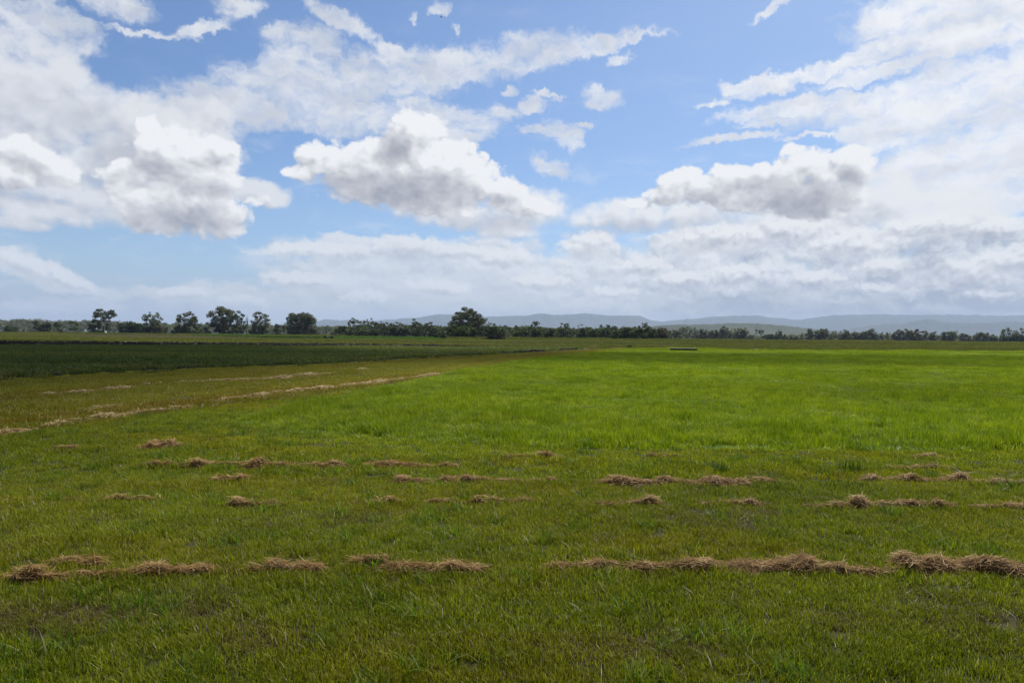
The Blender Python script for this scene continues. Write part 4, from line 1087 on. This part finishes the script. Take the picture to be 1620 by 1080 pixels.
 (1160, 518.5, 14, 625, 'wide', 'grey', 'tree', GR, 'lower crown squeezed between two tall pale crowns'),
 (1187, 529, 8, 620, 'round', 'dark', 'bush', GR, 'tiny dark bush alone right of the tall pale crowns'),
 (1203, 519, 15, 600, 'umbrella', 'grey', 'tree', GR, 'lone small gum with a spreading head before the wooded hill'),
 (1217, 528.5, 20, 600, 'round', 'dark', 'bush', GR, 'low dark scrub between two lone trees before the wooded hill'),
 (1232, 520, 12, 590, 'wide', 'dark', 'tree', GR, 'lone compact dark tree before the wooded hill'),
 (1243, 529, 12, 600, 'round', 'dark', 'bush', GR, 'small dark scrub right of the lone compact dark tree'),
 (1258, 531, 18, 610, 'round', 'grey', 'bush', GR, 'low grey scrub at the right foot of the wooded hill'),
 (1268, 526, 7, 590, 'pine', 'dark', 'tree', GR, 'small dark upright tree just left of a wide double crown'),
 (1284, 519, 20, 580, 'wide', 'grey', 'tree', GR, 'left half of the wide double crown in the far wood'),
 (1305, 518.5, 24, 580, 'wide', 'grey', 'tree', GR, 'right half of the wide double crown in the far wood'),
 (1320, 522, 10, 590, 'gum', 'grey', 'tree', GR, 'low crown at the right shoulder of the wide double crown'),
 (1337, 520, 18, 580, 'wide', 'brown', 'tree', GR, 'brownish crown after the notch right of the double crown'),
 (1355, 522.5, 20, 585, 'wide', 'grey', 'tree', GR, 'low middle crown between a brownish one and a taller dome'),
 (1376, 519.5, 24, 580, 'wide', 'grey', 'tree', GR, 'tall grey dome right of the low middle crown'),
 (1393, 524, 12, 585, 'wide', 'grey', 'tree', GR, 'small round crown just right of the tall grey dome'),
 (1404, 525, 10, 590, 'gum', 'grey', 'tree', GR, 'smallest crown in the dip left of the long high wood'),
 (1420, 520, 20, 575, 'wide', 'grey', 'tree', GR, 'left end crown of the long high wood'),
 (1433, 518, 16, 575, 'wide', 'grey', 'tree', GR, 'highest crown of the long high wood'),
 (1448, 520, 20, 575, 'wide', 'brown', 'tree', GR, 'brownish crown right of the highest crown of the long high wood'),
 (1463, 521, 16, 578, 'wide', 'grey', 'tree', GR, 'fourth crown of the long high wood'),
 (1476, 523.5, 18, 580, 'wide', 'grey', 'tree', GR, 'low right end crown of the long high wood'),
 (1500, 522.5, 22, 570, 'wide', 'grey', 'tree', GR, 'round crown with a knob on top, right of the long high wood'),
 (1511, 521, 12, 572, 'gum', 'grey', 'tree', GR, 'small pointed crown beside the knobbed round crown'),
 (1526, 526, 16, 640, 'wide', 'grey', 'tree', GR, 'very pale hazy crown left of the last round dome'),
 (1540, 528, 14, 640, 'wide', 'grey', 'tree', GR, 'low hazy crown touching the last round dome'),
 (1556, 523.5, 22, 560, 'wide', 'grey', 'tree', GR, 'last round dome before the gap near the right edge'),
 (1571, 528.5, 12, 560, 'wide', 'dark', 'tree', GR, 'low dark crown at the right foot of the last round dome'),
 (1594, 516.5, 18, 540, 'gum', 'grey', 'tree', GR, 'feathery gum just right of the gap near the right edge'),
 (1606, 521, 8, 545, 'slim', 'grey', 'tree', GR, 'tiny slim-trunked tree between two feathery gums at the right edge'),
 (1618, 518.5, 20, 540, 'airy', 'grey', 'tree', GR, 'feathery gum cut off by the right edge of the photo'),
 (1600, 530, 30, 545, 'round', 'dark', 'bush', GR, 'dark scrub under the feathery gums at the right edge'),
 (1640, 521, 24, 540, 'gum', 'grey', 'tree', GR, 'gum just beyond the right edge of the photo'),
 (-15, 516, 26, 420, 'round', 'green', 'bush', GD, 'olive bush just beyond the left edge of the photo'),
]
for i, (px, top, wp, ds, kd, lf, nm, grp, lab) in enumerate(T):
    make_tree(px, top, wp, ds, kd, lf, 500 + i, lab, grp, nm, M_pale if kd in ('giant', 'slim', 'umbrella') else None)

# ------------------------------------------------------------------ far wood: one mass of foliage
def wood(name, poly, d0, d1, leaf, label, n, seed):
    """poly: photo (x, top y) line of the wood's skyline"""
    r = np.random.default_rng(seed)
    xs, ys = zip(*poly)
    px = r.uniform(xs[0], xs[-1], n); dist = r.uniform(d0, d1, n)
    top = np.interp(px, xs, ys) + 3.2 * (fbm(px * 0.09, px * 0 + seed, seed, 3) - 0.5) * 2
    base = np.array([at(a, b) for a, b in zip(px, dist)])
    m = dist / FPX
    H = (530.4 + (px - 810) * 0.0095 + 1.6 / m - top) * m
    z = H * r.uniform(0, 1, n) ** 0.6
    cen = base.copy(); cen[:, 2] = z * 0.9
    rad = r.uniform(0.9, 2.2, n) * d0 / 420
    cen[:, 2] = np.maximum(cen[:, 2], rad * 0.3)
    cnt = np.full(n, 26)
    V, F, L, Tn = leaves(cen, rad, cnt, 0.0012 * (d0 + d1) / 2, r, 0.8)
    V[:, 2] = np.maximum(V[:, 2], 0.02)
    o = link(name, np_mesh(name, V, F, L, Tn), LEAF[leaf]); tag(o, label, 'wood', kind='stuff')
wood('far_wood', [(-120, 504), (0, 505), (40, 505.5), (120, 506.5), (180, 507.5), (240, 511), (330, 513), (420, 514), (500, 517), (545, 517)], 780, 980, 'grey', 'hazy wooded line far behind the left gums', 3200, 3)
wood('far_wood', [(530, 521), (560, 515), (600, 513), (640, 514), (700, 515), (800, 517), (900, 518), (1000, 518), (1060, 523)], 380, 430, 'green', 'dim undergrowth behind the middle thicket', 3000, 4)
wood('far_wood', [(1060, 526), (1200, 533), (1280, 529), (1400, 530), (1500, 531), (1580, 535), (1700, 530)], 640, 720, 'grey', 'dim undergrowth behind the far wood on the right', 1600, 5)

# ------------------------------------------------------------------ hills and ranges
M_forest = soil_mat('forested_slope', [(0.020, 0.030, 0.016), (0.035, 0.048, 0.024), (0.05, 0.06, 0.03)], 0.006)
def ridge(name, line, D, depth, seed, rough=0.055, step=1.6, mat=M_forest, foot=0.0):
    """a range whose skyline follows `line` (photo pixels) at distance D, with sloping flanks of real depth"""
    xs, ys = zip(*line)
    px = np.arange(xs[0], xs[-1] + 0.1, step); n = len(px)
    m = D / FPX
    top = np.interp(px, xs, ys) + (fbm(px * 0.16, px * 0 + seed, seed, 4) - 0.5) * 40 * rough
    H = np.maximum(0.5, (530.4 + (px - 810) * 0.0095 + 1.6 / m - top) * m)
    rows = [-1.0, -0.8, -0.6, -0.42, -0.26, -0.12, 0.0, 0.3, 0.65, 1.0]
    V = np.zeros((n, len(rows), 3))
    for j, t in enumerate(rows):
        k = max(0.0, 1 - abs(t)) ** 1.25
        spur = fbm(px * 0.045 + t * 0.7, px * 0 + t * 2.2 + seed, seed + 3, 4)
        hh = H * k * (1 if t == 0 else (0.72 + 0.5 * spur))
        if t != 0: hh = np.minimum(hh, H * 0.985)
        b = np.array([at(a, D) for a in px])
        sc_ = (D + t * depth) / D if t > -1 else (D - depth) / D
        V[:, j, 0] = b[:, 0] * (1 + t * depth / D); V[:, j, 1] = D + t * depth
        V[:, j, 2] = np.where(abs(t) == 1.0, -0.3, hh)
        if t < 0: V[:, j, 2] = np.minimum(V[:, j, 2], H * (1 + t * depth / D) * 0.97)
    q = np.arange(n * len(rows)).reshape(n, len(rows))
    L = np.stack([q[:-1, :-1], q[1:, :-1], q[1:, 1:], q[:-1, 1:]], -1).reshape(-1)
    me = np_mesh(name, V.reshape(-1, 3), np.full((n - 1) * (len(rows) - 1), 4), L, smooth=True)
    o = link(name, me, mat); o['kind'] = 'structure'
    return o
ridge('hills', [(430, 516), (500, 508), (515, 504.8), (530, 506), (560, 506.5), (600, 507), (620, 505), (650, 503), (665, 502), (682, 498.5), (700, 496.8), (720, 498), (760, 501), (800, 500), (835, 499), (856, 495.8), (872, 498), (900, 497.6), (920, 495.8), (935, 496.5), (960, 499), (1000, 499), (1014, 500), (1030, 506.5), (1046, 508), (1080, 505), (1110, 503), (1130, 500.5), (1170, 499), (1185, 499.5), (1195, 498.3), (1215, 502), (1240, 503), (1262, 506), (1285, 503), (1310, 499), (1330, 498), (1380, 497), (1420, 497.5), (1500, 498), (1620, 499), (1760, 503)], 12500, 2600, 11)
ridge('hills', [(1300, 526), (1370, 516), (1400, 512.5), (1430, 512), (1442, 508), (1465, 505), (1500, 510), (1540, 511), (1620, 508.5), (1760, 512)], 8600, 900, 12)
ridge('hills', [(940, 526), (985, 520), (1045, 514.5), (1100, 513.2), (1150, 511.2), (1200, 511.4), (1250, 516), (1290, 520.5), (1330, 525), (1380, 530)], 2600, 420, 13, 0.05, 1.0)
wood_line = [(1000, 519.2), (1045, 514), (1100, 512.6), (1150, 510.6), (1200, 510.8), (1250, 515.5), (1290, 520)]

# ------------------------------------------------------------------ small things
def boxes(name, specs, mat, parent=None, bev=0.0):
    bm = bmesh.new()
    for (x, y, z, sx, sy, sz) in specs:
        r = bmesh.ops.create_cube(bm, size=1.0)
        for v in r['verts']: v.co = Vector((x + v.co.x * sx, y + v.co.y * sy, z + v.co.z * sz))
    if bev: bmesh.ops.bevel(bm, geom=bm.edges[:], offset=bev, segments=2, affect='EDGES')
    me = bpy.data.meshes.new(name); bm.to_mesh(me); bm.free()
    return link(name, me, mat, parent)

def lathe_x(name, prof, mat, parent=None, n=20, loc=(0, 0, 0), axis='X'):
    V, F = [], []
    for (t, r) in prof:
        for i in range(n):
            a = 2 * math.pi * i / n
            p = (t, r * math.cos(a), r * math.sin(a)) if axis == 'X' else ((r * math.cos(a), t, r * math.sin(a)) if axis == 'Y' else (r * math.cos(a), r * math.sin(a), t))
            V.append((p[0] + loc[0], p[1] + loc[1], p[2] + loc[2]))
    for k in range(len(prof) - 1):
        for i in range(n): F.append((k * n + i, k * n + (i + 1) % n, (k + 1) * n + (i + 1) % n, (k + 1) * n + i))
    F.append(tuple(range(n))[::-1]); F.append(tuple((len(prof) - 1) * n + i for i in range(n)))
    me = bpy.data.meshes.new(name); me.from_pydata(V, [], F); me.update()
    bm = bmesh.new(); bm.from_mesh(me); bmesh.ops.recalc_face_normals(bm, faces=bm.faces[:]); bm.to_mesh(me); bm.free()
    return link(name, me, mat, parent)

M_black = plain('black_plastic', (0.012, 0.012, 0.013), 0.45, 2.0, 0.3)
M_rim = plain('weathered_rim', (0.34, 0.34, 0.33), 0.6, 4.0, 0.4)
M_white = plain('white_paint', (0.78, 0.78, 0.76), 0.4)
M_glass = plain('dark_glass', (0.02, 0.025, 0.03), 0.1, spec=0.5)
M_tyre = plain('tyre_rubber', (0.015, 0.015, 0.015), 0.85)
M_rust = plain('rusty_steel', (0.07, 0.055, 0.04), 0.7, 5.0, 0.4)
M_grey = plain('weathered_timber', (0.34, 0.33, 0.31), 0.85, 3.0, 0.25)
M_roof = plain('pale_roof_sheet', (0.62, 0.63, 0.62), 0.5, 3.0, 0.15)

# long low black trough at the far edge of the green field
p = gp(1081, 556.2); k = p.y / FPX
tr = empty('feed_trough', (p.x, p.y, 0)); tag(tr, 'long low black trough with a pale broken rim at the green field\'s far edge', 'trough')
Lt = 42 * k
ht = 0.40
b = boxes('trough_body', [(0, 0, ht * 0.5, Lt, 0.55, ht * 0.72)] + [(-Lt / 2 + (i + 0.5) * Lt / 15, -0.29, ht * 0.5, 0.05, 0.03, ht * 0.72) for i in range(15)], M_black, tr)
rr = np.random.default_rng(3)
boxes('rim', [(-Lt / 2 + (i + 0.5) * Lt / 13, 0, ht * 0.9 + 0.02 * rr.uniform(0, 1), Lt / 13 * rr.uniform(0.55, 0.97), 0.6, 0.03) for i in range(13)], M_rim, tr)
boxes('skid', [(0, -0.2, 0.035, Lt * 0.98, 0.08, 0.07), (0, 0.2, 0.035, Lt * 0.98, 0.08, 0.07)], M_black, tr)

# farm implement by the far crop
p = gp(521, 537.2); k = p.y / FPX
im = empty('farm_implement', (p.x, p.y, 0.3)); tag(im, 'low dark farm implement with a hoop wheel and a pale-topped box before the far crop', 'implement')
R0 = 2.5 * k
lathe_x('wheel', [(-0.15, R0 * 0.7), (-0.15, R0), (0.15, R0), (0.15, R0 * 0.7)], M_rust, im, 20, (-7 * k + R0 * 0.3, 0, R0), 'Y')
boxes('frame', [(0, 0, R0 * 0.8, 14 * k, 0.12, 0.12), (-4 * k, 0.2, R0 * 0.8, 0.12, 1.0, 0.1)], M_rust, im)
bx_ = boxes('toolbox', [(2.5 * k, 0, R0 * 0.9, 5 * k, 0.8, R0 * 0.9)], M_rust, im)
boxes('lid', [(2.5 * k, 0, R0 * 1.42, 4.6 * k, 0.85, 0.10)], M_rim, bx_)
for q in (-0.3, 0.3):
    lathe_x('wheel', [(-0.08, 0.1), (-0.08, 0.38), (0.08, 0.38), (0.08, 0.1)], M_tyre, im, 16, (3.8 * k, q, 0.38), 'Y')

# pole on the left
p = at(82, 372); k = mpp(372)
po = empty('power_pole', p); tag(po, 'thin pale pole standing in front of the big dark bush on the left', 'pole')
hp = (hz(82) + 1.6 / k - 508) * k
lathe_x('pole', [(-0.3, 0.15), (hp * 0.5, 0.125), (hp, 0.10)], M_grey, po, 12, axis='Z')
boxes('crossarm', [(0, -0.14, hp - 0.45, 1.7, 0.10, 0.12)], M_grey, po)
for q in (-0.7, 0.0, 0.7):
    lathe_x('insulator', [(0, 0.035), (0.06, 0.06), (0.12, 0.03)], M_rim, po, 8, (q, -0.14, hp - 0.385), 'Z')

# tiny white hut
p = at(167, 385); k = mpp(385)
hu = empty('hut', p); tag(hu, 'tiny white hut with a pointed roof under the umbrella gum', 'hut')
boxes('wall', [(0, 0, 0.7, 0.9, 0.9, 1.4)], M_white, hu)
rf = lathe_x('roof', [(1.403, 0.75), (2.0, 0.04)], M_roof, hu, 4, axis='Z'); rf.rotation_euler.z = R(45)
boxes('door', [(0.1, -0.464, 0.6, 0.4, 0.02, 1.15)], M_grey, hu)

# pale car under the biggest left gum
p = at(343, 383)
ca = empty('parked_car', p); tag(ca, 'pale car parked under the biggest left gum, half hidden by scrub', 'car'); ca.rotation_euler.z = R(28)
bm = bmesh.new()
def prism(bm, prof, hw):
    a = [bm.verts.new((x, -hw, z)) for x, z in prof]; c = [bm.verts.new((x, hw, z)) for x, z in prof]
    bm.faces.new(a); bm.faces.new(c[::-1])
    for i in range(len(prof)): bm.faces.new((a[i], c[i], c[(i + 1) % len(prof)], a[(i + 1) % len(prof)]))
prism(bm, [(-2.15, 0.45), (-2.15, 0.95), (-1.95, 1.08), (-0.9, 1.12), (1.1, 1.12), (2.0, 1.0), (2.2, 0.85), (2.2, 0.45)], 0.86)
prism(bm, [(-1.95, 1.122), (-1.6, 1.62), (0.35, 1.66), (1.05, 1.122)], 0.74)
bmesh.ops.recalc_face_normals(bm, faces=bm.faces[:]); bmesh.ops.bevel(bm, geom=bm.edges[:], offset=0.05, segments=2, affect='EDGES')
me = bpy.data.meshes.new('body'); bm.to_mesh(me); bm.free(); link('body', me, M_white, ca)
boxes('window', [(-0.7, -0.745, 1.38, 1.7, 0.02, 0.34)], M_glass, ca); boxes('window', [(-0.7, 0.745, 1.38, 1.7, 0.02, 0.34)], M_glass, ca)
for x in (-1.35, 1.4):
    for y in (-0.80, 0.80): lathe_x('wheel', [(-0.1, 0.2), (-0.1, 0.33), (0.1, 0.33), (0.1, 0.2)], M_tyre, ca, 16, (x, y, 0.33), 'Y')

# bird high in the sky
d = ray(698, 27.5); bp = CAM + d * 130
V = [(0, 0.32, 0.02), (0.05, 0.1, 0.06), (0.06, -0.12, 0.05), (0.02, -0.30, 0.03), (0.07, -0.42, 0.02), (-0.07, -0.42, 0.02), (-0.02, -0.30, 0.03), (-0.06, -0.12, 0.05), (-0.05, 0.1, 0.06), (0, 0.1, -0.06), (0, -0.12, -0.06),
     (0.32, 0.14, 0.18), (0.62, -0.06, 0.10), (0.30, -0.04, 0.17), (-0.32, 0.14, 0.18), (-0.62, -0.06, 0.10), (-0.30, -0.04, 0.17)]
F = [(0, 1, 8), (1, 2, 7, 8), (2, 3, 6, 7), (3, 4, 5, 6), (0, 9, 1), (0, 8, 9), (1, 9, 10, 2), (8, 7, 10, 9), (2, 10, 3), (7, 6, 10), (3, 10, 6), (1, 11, 13, 2), (11, 12, 13), (8, 7, 16, 14), (14, 16, 15)]
me = bpy.data.meshes.new('bird'); me.from_pydata([tuple(c * 0.62 for c in v) for v in V], [], F); me.update()
md = link('bird', me, plain('dark_feathers', (0.02, 0.02, 0.022), 0.7)); md.location = bp; md.rotation_euler = (R(10), R(-38), R(60))
sm_ = md.modifiers.new('thick', 'SOLIDIFY'); sm_.thickness = 0.012
tag(md, 'dark bird gliding high below the small cloud at the top', 'bird')

# ------------------------------------------------------------------ clouds shading the left fields, and one added over the foreground
def cloud(cx, cy, rx, ry, rot, H, thick, seed, dens):
    me = bpy.data.meshes.new('cloud'); bm = bmesh.new(); bmesh.ops.create_icosphere(bm, subdivisions=5, radius=1.0)
    c_, s_ = math.cos(rot), math.sin(rot)
    co = np.array([v.co[:] for v in bm.verts])
    nn = fbm(co[:, 0] * 2.3 + 9, co[:, 1] * 2.3 + co[:, 2] * 0.6 + 5, seed, 4)
    for v, q in zip(bm.verts, nn):
        k = 0.70 + 0.6 * q
        x, y = v.co.x * rx * k, v.co.y * ry * k
        z = v.co.z * thick * (1.0 if v.co.z > 0 else 0.35) * (0.6 + 0.8 * q)
        v.co = Vector((c_ * x - s_ * y, s_ * x + c_ * y, z))
    bm.to_mesh(me); bm.free()
    m, nt, out = new_mat('cloud_vapour')
    pv = nt.nodes.new('ShaderNodeVolumePrincipled'); pv.inputs['Density Attribute'].default_value = ''; pv.inputs['Density'].default_value = dens; pv.inputs['Color'].default_value = (0.95, 0.95, 0.96, 1)
    nt.links.new(pv.outputs[0], out.inputs['Volume'])
    o = link('cloud', me, m); o['kind'] = 'structure'
    off = SUN_DIR * (H / SUN_DIR.z)
    o.location = (cx + off.x, cy + off.y, H)
    return o
cloud(-73, 38, 66, 75, R(0), 620, 30, 3, 0.075)
cloud(6, -6.5, 70, 12, R(0), 600, 8, 9, 0.03)  # unseen thin cloud, added only to dim the nearest grass
cloud(4, 55, 52, 15, R(4), 640, 14, 5, 0.05)

# ------------------------------------------------------------------ haze
me = bpy.data.meshes.new('haze'); bm = bmesh.new()
r = bmesh.ops.create_cube(bm, size=1.0)
for v in r['verts']: v.co = Vector((v.co.x * 34400, (7750 if v.co.y > 0 else -7750) * 1.22 + 7750, -1.0 if v.co.z < 0 else 480.0))
bm.to_mesh(me); bm.free()
m, nt, out = new_mat('haze_air')
pv = nt.nodes.new('ShaderNodeVolumePrincipled'); pv.inputs['Density Attribute'].default_value = ''; pv.inputs['Density'].default_value = HAZE; pv.inputs['Color'].default_value = (0.60, 0.74, 0.96, 1)
nt.links.new(pv.outputs[0], out.inputs['Volume'])
hzo = link('haze', me, m); hzo['kind'] = 'stuff'; hzo['label'] = 'pale blue haze filling the air towards the far ranges'; hzo['category'] = 'haze'

# ------------------------------------------------------------------ render settings
sc.cycles.use_denoising = True
sc.cycles.max_bounces = 6; sc.cycles.diffuse_bounces = 2; sc.cycles.transmission_bounces = 3; sc.cycles.volume_bounces = 0; sc.cycles.transparent_max_bounces = 8
sc.cycles.caustics_reflective = False; sc.cycles.caustics_refractive = False
build_sky()
sun_d = bpy.data.lights.new('sun', 'SUN'); sun_d.energy = 5.0; sun_d.angle = R(0.53); sun_d.color = (1.0, 0.955, 0.89)
sun = bpy.data.objects.new('sun', sun_d); COL.objects.link(sun)
sun.rotation_euler = (-SUN_DIR).to_track_quat('-Z', 'Y').to_euler()
vs = sc.view_settings; sc.display_settings.display_device = 'sRGB'
vs.view_transform = 'Standard'; vs.look = 'None'; vs.exposure = 0.42; vs.gamma = 1.0; vs.use_curve_mapping = False
